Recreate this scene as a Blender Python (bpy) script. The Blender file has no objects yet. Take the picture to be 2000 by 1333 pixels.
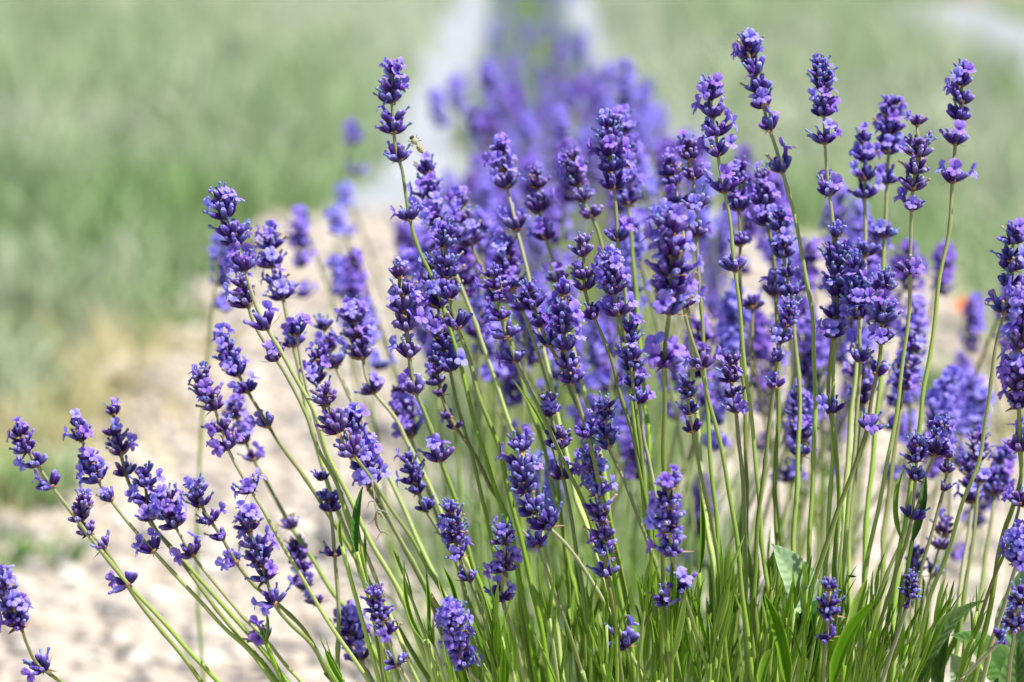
import bpy, math, random
import numpy as np
from mathutils import Vector, Matrix
random.seed(7); RNG = np.random.default_rng(7)
S = bpy.context.scene; COL = S.collection
# ---------------------------------------------------------------- camera, sky, sun, exposure
CAM_H, FPX, FOCUS = 0.70, 5833.0, 1.40
PITCH = math.radians(9.41)
cam = bpy.data.objects.new('camera', bpy.data.cameras.new('camera')); COL.objects.link(cam)
cam.location = (0, 0, CAM_H); cam.rotation_euler = (math.pi/2 - PITCH, 0, 0)
cam.data.lens = 105; cam.data.sensor_width = 36; cam.data.clip_start = 0.02; cam.data.clip_end = 400
cam.data.dof.use_dof = True; cam.data.dof.focus_distance = FOCUS; cam.data.dof.aperture_fstop = 6.7
S.camera = cam
SUN = Vector((0.40, -0.20, 0.89)).normalized()
w = bpy.data.worlds.new('World'); S.world = w; w.use_nodes = True
nt = w.node_tree; sky = nt.nodes.new('ShaderNodeTexSky'); sky.sky_type = 'NISHITA'; sky.sun_disc = False
sky.sun_elevation = math.asin(SUN.z); sky.sun_rotation = math.atan2(SUN.x, SUN.y)
nt.links.new(sky.outputs[0], nt.nodes['Background'].inputs[0]); nt.nodes['Background'].inputs[1].default_value = 0.066
sun = bpy.data.objects.new('sun', bpy.data.lights.new('sun', 'SUN')); COL.objects.link(sun)
sun.data.energy = 5.0; sun.data.angle = math.radians(0.5); sun.data.color = (1.0, 0.95, 0.88)
sun.rotation_euler = SUN.to_track_quat('Z', 'Y').to_euler(); sun.location = (3, -2, 6)
vs = S.view_settings; vs.view_transform = 'Standard'; vs.look = 'None'; vs.exposure = 0.83; vs.gamma = 1.0; vs.use_curve_mapping = False
S.render.engine = 'CYCLES'; S.cycles.use_denoising = True; S.cycles.max_bounces = 8
# ---------------------------------------------------------------- helpers
CF = Vector((0, math.cos(PITCH), -math.sin(PITCH))); CU = Vector((0, math.sin(PITCH), math.cos(PITCH)))
CP = Vector((0, 0, CAM_H))
def at(px, py, d):                       # a point of the photograph at distance d along the view
    return CP + d*(CF + Vector(((px-1000)/FPX, 0, 0)) + CU*((666.5-py)/FPX))
def ground_at(px, d):
    p = at(px, 666, d); p = Vector((p.x, d/math.cos(PITCH), 0)); return p
def tag(o, label, cat, group=None, kind=None):
    if label: o['label'] = label
    if cat: o['category'] = cat
    if group: o['group'] = group
    if kind: o['kind'] = kind
    return o
def obj(name, mesh, parent=None, m=None):
    o = bpy.data.objects.new(name, mesh); COL.objects.link(o)
    if parent: o.parent = parent
    if m is not None: o.matrix_basis = m
    return o
def empty(name, loc): 
    o = bpy.data.objects.new(name, None); COL.objects.link(o); o.location = loc; o.empty_display_size = 0.01
    return o
def mesh(name, verts, faces, mats, along=None, tint=None, mi=None, smooth=True):
    me = bpy.data.meshes.new(name)
    me.from_pydata([tuple(v) for v in verts], [], faces)
    for m in (mats if isinstance(mats, (list, tuple)) else [mats]): me.materials.append(m)
    if smooth: me.polygons.foreach_set('use_smooth', [True]*len(me.polygons))
    if mi is not None: me.polygons.foreach_set('material_index', mi)
    for nm, arr in (('along', along), ('tint', tint)):
        if arr is not None:
            a = me.attributes.new(nm, 'FLOAT', 'POINT'); a.data.foreach_set('value', np.asarray(arr, dtype=np.float32))
    me.update(); return me
def np_mesh(name, V, F, mats, along=None, tint=None, smooth=True):     # big regular meshes: F is (n, k)
    me = bpy.data.meshes.new(name); n, k = F.shape
    me.vertices.add(len(V)); me.vertices.foreach_set('co', V.astype(np.float32).ravel())
    me.loops.add(n*k); me.loops.foreach_set('vertex_index', F.astype(np.int32).ravel())
    me.polygons.add(n); me.polygons.foreach_set('loop_start', np.arange(0, n*k, k, dtype=np.int32))
    me.update(calc_edges=True); me.materials.append(mats)
    if smooth: me.polygons.foreach_set('use_smooth', np.ones(n, dtype=bool))
    for nm, arr in (('along', along), ('tint', tint)):
        if arr is not None:
            a = me.attributes.new(nm, 'FLOAT', 'POINT'); a.data.foreach_set('value', arr.astype(np.float32))
    me.validate(); return me
# ---------------------------------------------------------------- materials
class M:
    def __init__(s, name):
        s.m = bpy.data.materials.new(name); s.m.use_nodes = True; s.t = s.m.node_tree
        s.b = s.t.nodes['Principled BSDF']; s.out = s.t.nodes['Material Output']
    def n(s, typ, **k):
        x = s.t.nodes.new(typ)
        for a, v in k.items(): setattr(x, a, v)
        return x
    def l(s, a, b): s.t.links.new(a, b)
    def attr(s, nm): x = s.n('ShaderNodeAttribute'); x.attribute_name = nm; return x.outputs['Fac']
    def ramp(s, fac, stops):
        r = s.n('ShaderNodeValToRGB'); e = r.color_ramp.elements
        while len(e) < len(stops): e.new(0.5)
        for q, (p, c) in zip(e, stops): q.position = p; q.color = (*c, 1)
        s.l(fac, r.inputs[0]); return r.outputs[0]
    def noise(s, scale, detail=3, rough=0.6):
        x = s.n('ShaderNodeTexNoise'); x.inputs['Scale'].default_value = scale; x.inputs['Detail'].default_value = detail
        x.inputs['Roughness'].default_value = rough
        c = s.n('ShaderNodeTexCoord'); s.l(c.outputs['Object'], x.inputs['Vector']); return x.outputs['Fac']
    def mix(s, fac, a, b, typ='MIX'):
        x = s.n('ShaderNodeMix', data_type='RGBA', blend_type=typ)
        for sock, v in ((0, fac), (6, a), (7, b)):
            if isinstance(v, (int, float)): x.inputs[sock].default_value = v
            elif isinstance(v, tuple): x.inputs[sock].default_value = (*v, 1)
            else: s.l(v, x.inputs[sock])
        return x.outputs[2]
    def math(s, op, a, b):
        x = s.n('ShaderNodeMath', operation=op)
        for i, v in enumerate((a, b)):
            if isinstance(v, (int, float)): x.inputs[i].default_value = v
            else: s.l(v, x.inputs[i])
        return x.outputs[0]
    def rand(s): return s.n('ShaderNodeObjectInfo').outputs['Random']
    def vary(s, col, fac, hue=0.02, val=0.3, sat=0.1):
        h = s.n('ShaderNodeHueSaturation')
        s.l(s.math('ADD', s.math('MULTIPLY', fac, 2*hue), 0.5-hue), h.inputs['Hue'])
        s.l(s.math('ADD', s.math('MULTIPLY', fac, -2*val), 1+val), h.inputs['Value'])
        s.l(s.math('ADD', s.math('MULTIPLY', fac, 2*sat), 1-sat), h.inputs['Saturation'])
        s.l(col, h.inputs['Color']); return h.outputs[0]
    def bump(s, h, strength, dist):
        x = s.n('ShaderNodeBump'); x.inputs['Strength'].default_value = strength; x.inputs['Distance'].default_value = dist
        s.l(h, x.inputs['Height']); s.l(x.outputs[0], s.b.inputs['Normal'])
    def finish(s, col, rough=0.6, trans=0.0, sheen=0.0, sheen_tint=(1, 1, 1), spec=0.5, tcol=None):
        b = s.b
        if isinstance(col, tuple): b.inputs['Base Color'].default_value = (*col, 1)
        else: s.l(col, b.inputs['Base Color'])
        b.inputs['Roughness'].default_value = rough; b.inputs['Specular IOR Level'].default_value = spec
        b.inputs['Sheen Weight'].default_value = sheen; b.inputs['Sheen Tint'].default_value = (*sheen_tint, 1); b.inputs['Sheen Roughness'].default_value = 0.4
        if trans:
            tr = s.n('ShaderNodeBsdfTranslucent'); mx = s.n('ShaderNodeMixShader'); mx.inputs[0].default_value = trans
            c = tcol if tcol is not None else col
            if isinstance(c, tuple): tr.inputs[0].default_value = (*c, 1)
            else: s.l(c, tr.inputs[0])
            s.l(b.outputs[0], mx.inputs[1]); s.l(tr.outputs[0], mx.inputs[2]); s.l(mx.outputs[0], s.out.inputs[0])
        return s.m
def mk_calyx(name, k=(1, 1, 1), val=.28):
    m = M(name)
    c = m.ramp(m.attr('along'), [(0.0, (0.10, 0.06, 0.10)), (0.2, (0.030, 0.011, 0.10)), (0.6, (0.051, 0.023, 0.22)), (0.84, (0.108, 0.068, 0.375)), (1.0, (0.27, 0.22, 0.66))])
    f = m.noise(900, 2, 0.7)
    c = m.mix(m.ramp(f, [(0.54, (0, 0, 0)), (0.76, (0.22, 0.22, 0.22))]), c, (0.26, 0.22, 0.58))
    c = m.mix(1.0, c, k, 'MULTIPLY'); c = m.vary(c, m.rand(), 0.022, val, 0.14)
    m.bump(f, 0.5, 0.0004)
    return m.finish(c, 0.75, 0, 0.16, (0.72, 0.64, 1.0), 0.22)
def mk_petal(name, a, b, t=0.4):
    m = M(name)
    c = m.ramp(m.attr('along'), [(0.0, a), (0.45, b), (1.0, (b[0]*1.4, b[1]*1.5, min(.95, b[2]*1.08)))])
    c = m.vary(c, m.rand(), 0.018, 0.16, 0.08)
    m.bump(m.noise(700, 2), 0.25, 0.0003)
    return m.finish(c, 0.6, t, 0.06, (0.9, 0.85, 1), 0.25)
def mk_plain(name, a, b, scale, rough=0.8, trans=0, val=0.2):
    m = M(name); c = m.mix(m.noise(scale), a, b); c = m.vary(c, m.rand(), 0.01, val, 0.1)
    return m.finish(c, rough, trans, 0, (1, 1, 1), 0.3)
def mk_stem():
    m = M('stem_green')
    c = m.ramp(m.attr('along'), [(0.0, (0.24, 0.235, 0.155)), (0.18, (0.235, 0.255, 0.115)), (0.42, (0.24, 0.35, 0.06)), (1.0, (0.24, 0.42, 0.035))])
    f = m.noise(1300, 2, 0.7)
    c = m.mix(m.ramp(f, [(0.5, (0, 0, 0)), (0.72, (0.4, 0.4, 0.4))]), c, (0.42, 0.44, 0.27))
    c = m.mix(m.ramp(m.rand(), [(0.78, (0, 0, 0)), (0.98, (.6, .6, .6))]), c, (0.27, 0.23, 0.12))
    c = m.vary(c, m.rand(), 0.022, 0.28, 0.22); m.bump(f, 0.4, 0.0003)
    return m.finish(c, 0.6, 0, 0.10, (0.95, 1, 0.85), 0.25)
def mk_leaf(name, base, edge, trans=0.35, val=0.3, vein=0):
    m = M(name)
    c = m.ramp(m.attr('tint'), [(0.0, edge), (0.25, base), (0.8, base), (1.0, edge)])
    c = m.mix(m.math('MULTIPLY', m.noise(160, 4), 0.5), c, edge)
    if vein:
        sw = m.math('SINE', m.math('ADD', m.math('MULTIPLY', m.attr('along'), 58), m.math('MULTIPLY', m.attr('across'), -9)), 0)
        vm = m.ramp(sw, [(0.90, (0, 0, 0)), (1.0, (.28, .28, .28))]); c = m.mix(vm, c, edge); m.bump(m.math('ADD', sw, m.math('MULTIPLY', m.noise(500, 4), 2)), 0.3, 0.0006)
        sp = m.ramp(m.noise(700, 2), [(0.70, (0, 0, 0)), (0.74, (.7, .7, .7))]); c = m.mix(sp, c, (0.25, 0.17, 0.07))
    else: m.bump(m.noise(900, 2), 0.25, 0.0003)
    c = m.vary(c, m.rand(), 0.02, val, 0.12)
    return m.finish(c, 0.55, trans, 0.04, (0.95, 1, 0.9), 0.22, m.mix(0.55, c, (0.30, 0.50, 0.025)))
def mk_blades(name, stops, trans=0.3, a=0.72):
    m = M(name); c = m.ramp(m.attr('tint'), stops)
    return m.finish(c, 0.65, trans, 0, (1, 1, 1), 0.3)
CALYX = mk_calyx('calyx_violet'); CALYX2 = mk_calyx('calyx_deep_blue', (.78, .85, .90), .3); CALYX3 = mk_calyx('calyx_dusty', (1.22, 1.12, .86), .34)
PETAL = mk_petal('petal_lilac', (0.19, 0.125, 0.55), (0.315, 0.22, 0.88))
PALE = mk_petal('bud_lilac', (0.13, 0.08, 0.42), (0.28, 0.19, 0.80), 0.25)
BLUE = mk_plain('withered_blue', (0.075, 0.12, 0.36), (0.20, 0.26, 0.48), 500, 0.7)
TAN = mk_plain('withered_tan', (0.50, 0.42, 0.34), (0.30, 0.22, 0.18), 500, 0.85, 0.2)
BRACT = mk_plain('bract_brown', (0.40, 0.25, 0.14), (0.20, 0.11, 0.06), 400, 0.85, 0.2, 0.35)
STEM = mk_stem()
LEAF = mk_leaf('leaf_green', (0.135, 0.30, 0.014), (0.36, 0.54, 0.085), 0.46)
LEAF_DARK = mk_leaf('leaf_deep_green', (0.06, 0.15, 0.03), (0.12, 0.24, 0.06), 0.3, 0.15, 1)
LEAF_GREY = mk_leaf('leaf_grey_green', (0.23, 0.40, 0.19), (0.36, 0.52, 0.32), 0.3, 0.1, 1)
# ---------------------------------------------------------------- the ground
def grid_mesh(name, x0, x1, y0, y1, nx, ny, zf, mat, inside=None):
    xs = np.linspace(x0, x1, nx); ys = np.linspace(y0, y1, ny); X, Y = np.meshgrid(xs, ys); Z = zf(X, Y)
    V = np.stack([X.ravel(), Y.ravel(), Z.ravel()], 1); i = np.arange(nx*ny).reshape(ny, nx)
    F = np.stack([i[:-1, :-1].ravel(), i[:-1, 1:].ravel(), i[1:, 1:].ravel(), i[1:, :-1].ravel()], 1)
    if inside is not None:
        ctr = V[F].mean(1); F = F[inside(ctr[:, 0], ctr[:, 1])]
    return np_mesh(name, V, F, mat)
g = M('meadow_soil'); gc = g.mix(g.noise(0.9, 5), (0.18, 0.26, 0.10), (0.27, 0.33, 0.17)); gc = g.mix(g.math('MULTIPLY', g.noise(14, 5), 0.6), gc, (0.25, 0.29, 0.15))
tag(obj('ground', grid_mesh('ground', -90, 90, -40, 180, 60, 60, lambda X, Y: 0*X, g.finish(gc, 0.95))), None, None, None, 'structure')
def gravel_l(Y): return np.interp(Y, [0, 2.4, 3.24, 3.9, 4.4, 5.0, 5.7, 5.9], [-0.72, -0.66, -0.545, -0.47, -0.445, -0.44, -0.40, -0.34])
def gravel_r(Y): return np.interp(Y, [0, 2.5, 3.3, 4.2, 5.0, 5.7], [1.0, 0.95, 0.62, 0.70, 0.62, 0.40])
def in_gravel(X, Y, e=0.0):
    n = 0.045*np.sin(9*Y+1.3)+0.03*np.sin(23*Y+X*4)+0.02*np.sin(41*Y)
    return (X > gravel_l(Y)+n+e) & (X < gravel_r(Y)-n-e) & (Y < 5.72+0.10*np.sin(6*X)+0.03*np.sin(19*X)-e) & (Y > -0.6)
g = M('sandy_gravel'); gc = g.mix(g.noise(5, 4), (0.45, 0.385, 0.32), (0.36, 0.32, 0.275)); gc = g.mix(g.math('MULTIPLY', g.noise(130, 3, 0.8), 0.7), gc, (0.52, 0.46, 0.39))
g.bump(g.noise(220, 3), 0.6, 0.004)
def gz(X, Y): return 0.016 + 0.008*np.sin(3.1*X+0.7*Y) + 0.006*np.sin(5.3*Y+2*X) + 0.004*np.sin(17*X+11*Y)
tag(obj('gravel_bed', grid_mesh('gravel_bed', -0.95, 1.1, -0.7, 6.0, 110, 340, gz, g.finish(gc, 0.95), in_gravel)), None, None, None, 'structure')
g = M('weed_fabric'); wv = g.n('ShaderNodeTexWave', wave_type='BANDS'); wv.inputs['Scale'].default_value = 60; wv.inputs['Distortion'].default_value = 1
c0 = g.n('ShaderNodeTexCoord'); g.l(c0.outputs['Object'], wv.inputs['Vector'])
gc = g.mix(g.ramp(g.noise(5, 5, 0.7), [(.38, (0, 0, 0)), (.62, (1, 1, 1))]), (0.26, 0.275, 0.30), (0.39, 0.41, 0.45)); gc = g.mix(g.math('MULTIPLY', wv.outputs['Fac'], 0.25), gc, (0.23, 0.255, 0.29)); FAB = g.finish(gc, 0.55)
def fz(X, Y): return 0.006 + 0.004*np.sin(7*Y+3*X) + 0.0025*np.sin(19*X+4*Y)
for x0, x1, y0, y1 in ((-0.37, 0.34, 5.3, 30), (1.36, 1.98, 4.0, 13.4)):
    def fins(X, Y, a=x0, b=x1): return (X-0.006*Y > a+0.03*np.sin(3*Y)+0.02*np.sin(7.7*Y)) & (X-0.006*Y < b+0.03*np.sin(2.3*Y+1)+0.02*np.sin(6.1*Y))
    tag(obj('weed_fabric', grid_mesh('weed_fabric', x0-0.1, x1+0.3, y0, y1, 40, 160, fz, FAB, fins)), None, None, None, 'structure')
g = M('bare_soil'); gc = g.mix(g.noise(6, 5), (0.33, 0.27, 0.22), (0.24, 0.20, 0.16))
tag(obj('bare_soil', grid_mesh('bare_soil', 2.0, 4.6, 13.0, 40, 20, 60, lambda X, Y: 0*X+0.006+0.003*np.sin(5*X+3*Y), g.finish(gc, 0.95))), None, None, None, 'structure')
# loose stones on the gravel
def stones(n):
    base = []
    for a, z in ((0, 1.0),): base.append((0, 0, 1))
    for k in range(6): base.append((math.cos(k*math.pi/3)*0.8, math.sin(k*math.pi/3)*0.8, 0.55))
    for k in range(6): base.append((math.cos(k*math.pi/3+0.5), math.sin(k*math.pi/3+0.5), -0.1))
    for k in range(6): base.append((math.cos(k*math.pi/3)*0.7, math.sin(k*math.pi/3)*0.7, -0.7))
    B = np.array(base); F = []
    for k in range(6):
        q = (k+1) % 6
        F += [(0, 1+k, 1+q), (1+k, 7+k, 1+q), (1+q, 7+k, 7+q), (7+k, 13+q, 7+q), (7+k, 13+k, 13+q)]
    F = np.array(F)
    Y = RNG.uniform(1.2, 5.75, n*2); X = RNG.uniform(-0.85, 1.0, n*2); k = in_gravel(X, Y, -0.012); X, Y = X[k][:n], Y[k][:n]; n = len(X)
    r = 0.0044*np.exp(RNG.normal(0, 0.68, n)); r = np.clip(r, 0.0018, 0.012)
    a = RNG.uniform(0, 6.28, n); sx = r*RNG.uniform(0.9, 1.6, n); sy = r*RNG.uniform(0.7, 1.1, n); sz = r*RNG.uniform(0.45, 0.8, n)
    V = B[None]*(1+RNG.normal(0, 0.10, (n, len(B), 1)))
    vx = V[:, :, 0]*sx[:, None]; vy = V[:, :, 1]*sy[:, None]; vz = V[:, :, 2]*sz[:, None]
    c, s = np.cos(a)[:, None], np.sin(a)[:, None]
    W = np.stack([vx*c-vy*s+X[:, None], vx*s+vy*c+Y[:, None], vz+(gz(X, Y)+sz*0.35)[:, None]], 2).reshape(-1, 3)
    FF = (F[None]+(np.arange(n)*len(B))[:, None, None]).reshape(-1, 3)
    m = M('stone'); col = m.ramp(m.attr('tint'), [(0, (0.06, 0.06, 0.065)), (0.24, (0.18, 0.175, 0.18)), (0.4, (0.40, 0.36, 0.31)), (0.6, (0.47, 0.37, 0.285)), (0.75, (0.53, 0.47, 0.40)), (1, (0.64, 0.61, 0.56))])
    col = m.mix(m.math('MULTIPLY', m.noise(300, 3), 0.35), col, (0.5, 0.45, 0.39))
    return np_mesh('gravel_stones', W, FF, m.finish(col, 0.85), None, np.repeat(RNG.uniform(0, 1, n), len(B)))
tag(obj('gravel_stones', stones(30000)), None, None, None, 'stuff')
# grass: thousands of bent blades in one mesh
def blades(name, X, Y, z0, h, wd, lean, mat, tint):
    n = len(X); a = RNG.uniform(0, 6.28, n); la = RNG.uniform(0, 6.28, n); lx = np.cos(la)*lean*h; ly = np.sin(la)*lean*h
    px, py = np.cos(a)*wd/2, np.sin(a)*wd/2; V = np.zeros((n, 7, 3))
    for j, (t, ww) in enumerate(((0, 1), (0.4, 0.9), (0.75, 0.6))):
        for q, sg in ((0, 1), (1, -1)):
            V[:, 2*j+q] = np.stack([X+lx*t*t+sg*px*ww, Y+ly*t*t+sg*py*ww, z0+h*t*(1-0.25*lean*t)], 1)
    V[:, 6] = np.stack([X+lx, Y+ly, z0+h*(1-0.25*lean)], 1)
    T = np.array([[0, 1, 3], [0, 3, 2], [2, 3, 5], [2, 5, 4], [4, 5, 6]])
    F = (T[None]+(np.arange(n)*7)[:, None, None]).reshape(-1, 3)
    return np_mesh(name, V.reshape(-1, 3), F, mat, None, np.repeat(tint, 7))
def patchy(X, Y): return 0.5+0.22*np.sin(1.7*X+0.6*Y)+0.18*np.sin(2.9*Y-1.1*X+2)+0.15*np.sin(5.1*X+4.3*Y)+0.10*np.sin(11*X-7*Y)
GRASS = mk_blades('meadow_blades', [(0, (0.11, 0.24, 0.05)), (0.3, (0.23, 0.37, 0.14)), (0.55, (0.35, 0.45, 0.25)), (0.8, (0.42, 0.47, 0.34)), (1, (0.60, 0.62, 0.52))])
STRAW = mk_blades('straw_blades', [(0, (0.32, 0.33, 0.15)), (0.5, (0.56, 0.48, 0.25)), (1, (0.68, 0.60, 0.38))])
def meadow(n):
    Y = 3.0+16.5*RNG.uniform(0, 1, n)**1.7; X = RNG.uniform(-0.2, 0.2, n)*0+RNG.uniform(-1, 1, n)*(0.7+0.21*Y)
    k = ~in_gravel(X, Y, -0.05); u = X-0.006*Y
    k &= ~((Y > 5.2) & (u > -0.37+.16*(RNG.uniform(0, 1, n)-.65)+.03*np.sin(2.1*Y)) & (u < 0.31+.12*(RNG.uniform(0, 1, n)-.6))); k &= ~((u > 1.34+.1*(RNG.uniform(0, 1, n)-.5)) & (u < 1.94) & (Y < 13.4)); k &= ~((X > 2.1) & (Y > 13.2))
    k &= (RNG.uniform(0, 1, n) < 0.35+0.9*patchy(X, Y))
    edge = np.minimum(np.abs(X-gravel_l(Y)), np.abs(X-gravel_r(Y)))
    near_edge = (Y < 4.3) & (edge < 0.10); k &= ~(near_edge & (RNG.uniform(0, 1, n) < 0.55))
    X, Y, edge = X[k], Y[k], edge[k]
    h = RNG.uniform(0.06, 0.20, len(X))*(0.6+0.7*patchy(X*1.3+3, Y)); h *= np.where(Y < 5, np.clip(edge*2.6+0.35, 0.35, 1), 1)
    cell = np.abs(np.sin(np.floor(X/.13+np.sin(Y*5)*.7)*12.9898+np.floor(Y/.22+np.sin(X*7)*.6)*78.233)*43758.5453) % 1.0
    h *= .55+.9*cell
    tint = np.clip(0.57-0.42*(patchy(X, Y*0.8)-0.5)+0.45*(cell-.5)+RNG.normal(0, 0.15, len(X))+0.012*(Y-5), 0, 1)
    return blades('meadow_grass', X, Y, 0.0, h, RNG.uniform(0.004, 0.010, len(X)), RNG.uniform(0.1, 0.9, len(X)), GRASS, tint)
tag(obj('meadow_grass', meadow(230000)), None, None, None, 'stuff')
def dry(n):
    Y = RNG.uniform(2.6, 4.05, n); side = RNG.uniform(0, 1, n) < 0.75
    X = np.where(side, gravel_l(Y)+RNG.normal(-0.10, 0.11, n), gravel_r(Y)+RNG.normal(0.06, 0.07, n))
    h = RNG.uniform(0.025, 0.115, n)
    return blades('dry_grass', X, Y, 0.0, h, RNG.uniform(0.002, 0.006, n), RNG.uniform(0.3, 1.2, n), STRAW, RNG.uniform(0, 1, n))
tag(obj('dry_grass', dry(3800)), None, None, None, 'stuff')
# ---------------------------------------------------------------- florets
def calyx_mesh(seed, seg=12, rings=((0, .07), (.06, .12), (.2, .175), (.45, .205), (.7, .20), (.86, .175), (.97, .135), (1.0, .10), (.93, .06))):
    r = random.Random(seed); bend = r.uniform(-.10, .10); fat = r.uniform(.80, .95); V, F, A = [], [], []
    for z, rad in rings:
        for k in range(seg):
            a = 2*math.pi*k/seg; q = rad*fat*(1+(0.085 if k % 2 else -0.085)*min(1, z*3))
            zz = z + (0.03 if (k % 4 == 0 and z > .9) else 0)
            V.append((q*math.cos(a)+bend*z*z, q*math.sin(a), zz)); A.append(z)
    for i in range(len(rings)-1):
        for k in range(seg): F.append((i*seg+k, i*seg+(k+1) % seg, (i+1)*seg+(k+1) % seg, (i+1)*seg+k))
    F.append(tuple(range((len(rings)-1)*seg, len(rings)*seg)))
    return V, F, A
def lobe(V, F, A, base, out, up, side, L, W, curl, r, nu=4, nv=4):
    o = len(V)
    for i in range(nu+1):
        t = i/nu; wd = W*(0.45+0.75*math.sin(math.pi*min(1, t*0.62+0.15)))*(1 if t < .8 else 0.78 if t < 1 else 0.4)
        for j in range(nv+1):
            s = j/nv*2-1
            p = Vector(base)+Vector(out)*(L*t)+Vector(up)*(L*(curl*t*t)+0.10*W*math.sin(s*4+r.random()*.6)*t-0.12*W*s*s)+Vector(side)*(s*wd*.5)
            V.append(tuple(p)); A.append(0.35+0.65*t)
    for i in range(nu):
        for j in range(nv): a = o+i*(nv+1)+j; F.append((a, a+1, a+nv+2, a+nv+1))
def flower_mesh(seed):      # open two-lipped corolla; z out of the calyx, y the upper lip
    r = random.Random(seed); V, F, A = [], [], []; seg = 8
    tube = ((-.30, .09), (0, .10), (.18, .12), (.34, .16))
    for z, rad in tube:
        for k in range(seg): a = 2*math.pi*k/seg; V.append((rad*math.cos(a), rad*math.sin(a), z)); A.append(max(0, z))
    for i in range(len(tube)-1):
        for k in range(seg): F.append((i*seg+k, i*seg+(k+1) % seg, (i+1)*seg+(k+1) % seg, (i+1)*seg+k))
    op = r.uniform(.7, 1.15)
    for ang, L, W, cu in ((62, .50, .46, -.1), (118, .50, .46, -.1), (-90, .42, .32, -.35), (-38, .38, .30, -.3), (-142, .38, .30, -.3)):
        a = math.radians(ang+r.uniform(-8, 8)); rad = Vector((math.cos(a), math.sin(a), 0)); el = math.radians((38 if ang > 0 else 14)+r.uniform(-14, 14))*op
        el = math.radians(52 if ang > 0 else 12) + r.uniform(-.25, .25)
        out = rad*math.cos(el)+Vector((0, 0, math.sin(el))); up = Vector((0, 0, math.cos(el)))-rad*math.sin(el); side = rad.cross(Vector((0, 0, 1)))
        lobe(V, F, A, rad*.13+Vector((0, 0, .32)), out, up, side, L*r.uniform(.85, 1.15), W*r.uniform(.9, 1.15), cu+r.uniform(-.15, .15), r)
    return V, F, A
def nub_mesh(seed, prof):
    r = random.Random(seed); V, F, A = [], [], []; seg = 7; bx = r.uniform(-.15, .15)
    for i, (z, rad) in enumerate(prof):
        for k in range(seg):
            a = 2*math.pi*k/seg; q = rad*(1+r.uniform(-.18, .18)); V.append((q*math.cos(a)+bx*max(0, z)**2, q*math.sin(a), z+r.uniform(-.02, .02))); A.append(max(0, min(1, z*1.5)))
    for i in range(len(prof)-1):
        for k in range(seg): F.append((i*seg+k, i*seg+(k+1) % seg, (i+1)*seg+(k+1) % seg, (i+1)*seg+k))
    F.append(tuple(range((len(prof)-1)*seg, len(prof)*seg)))
    return V, F, A
NUB = ((-.2, .07), (0, .09), (.25, .085), (.45, .11), (.55, .14), (.62, .05))
NUBW = ((-.2, .08), (0, .10), (.16, .12), (.30, .155), (.42, .12), (.47, .04))
RAW_C = [calyx_mesh(i) for i in range(7)]; RAW_F = [flower_mesh(20+i) for i in range(6)]
RAW_B = [nub_mesh(40+i, NUB) for i in range(4)]; RAW_P = [nub_mesh(50+i, NUBW) for i in range(3)]
ME_C, ME_C2, ME_C3 = ([mesh('flower_bud', v, f, mt, a) for v, f, a in RAW_C] for mt in (CALYX, CALYX2, CALYX3))
ME_F = [mesh('open_flower', v, f, PETAL, a) for v, f, a in RAW_F]
ME_B = [mesh('withered_flower', v, f, BLUE, a) for v, f, a in RAW_B]
ME_T = [mesh('dry_flower', v, f, TAN, a) for v, f, a in RAW_B]
ME_P = [mesh('budding_flower', v, f, PALE, a) for v, f, a in RAW_P]
def bract_mesh(seed, thin):
    r = random.Random(seed); V, F = [], []; n = 7 if not thin else 5
    seg = 8
    for z, rad in ((-.12, .16), (0.02, .29), (.14, .34), (.24, .18)):
        for k in range(seg): a = 2*math.pi*k/seg; V.append((rad*math.cos(a)*(1+r.uniform(-.1, .1)), rad*math.sin(a), z))
    for i in range(3):
        for k in range(seg): F.append((i*seg+k, i*seg+(k+1) % seg, (i+1)*seg+(k+1) % seg, (i+1)*seg+k))
    for k in range(n):
        a = 2*math.pi*k/n+r.uniform(-.3, .3); rad = Vector((math.cos(a), math.sin(a), 0)); sd = Vector((-math.sin(a), math.cos(a), 0)); o = len(V)
        L = r.uniform(.45, .85)*(1.5 if thin and k < 2 else 1); W = r.uniform(.10, .22)*(0.5 if thin else 1); dr = r.uniform(-.35, .5)
        for t in (0, .35, .7, 1):
            ww = W*(0.6, 1, .6, .04)[(0, .35, .7, 1).index(t)]; p = rad*(.18+L*t)+Vector((0, 0, .02+dr*t*t*L))
            V += [tuple(p+sd*ww), tuple(p+Vector((0, 0, -.05*ww))), tuple(p-sd*ww)]
        for i in range(3): b = o+3*i; F += [(b, b+1, b+4, b+3), (b+1, b+2, b+5, b+4)]
    return V, F
ME_W = [mesh('flower_whorl', *bract_mesh(60+i, i > 3), BRACT) for i in range(7)]
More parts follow.
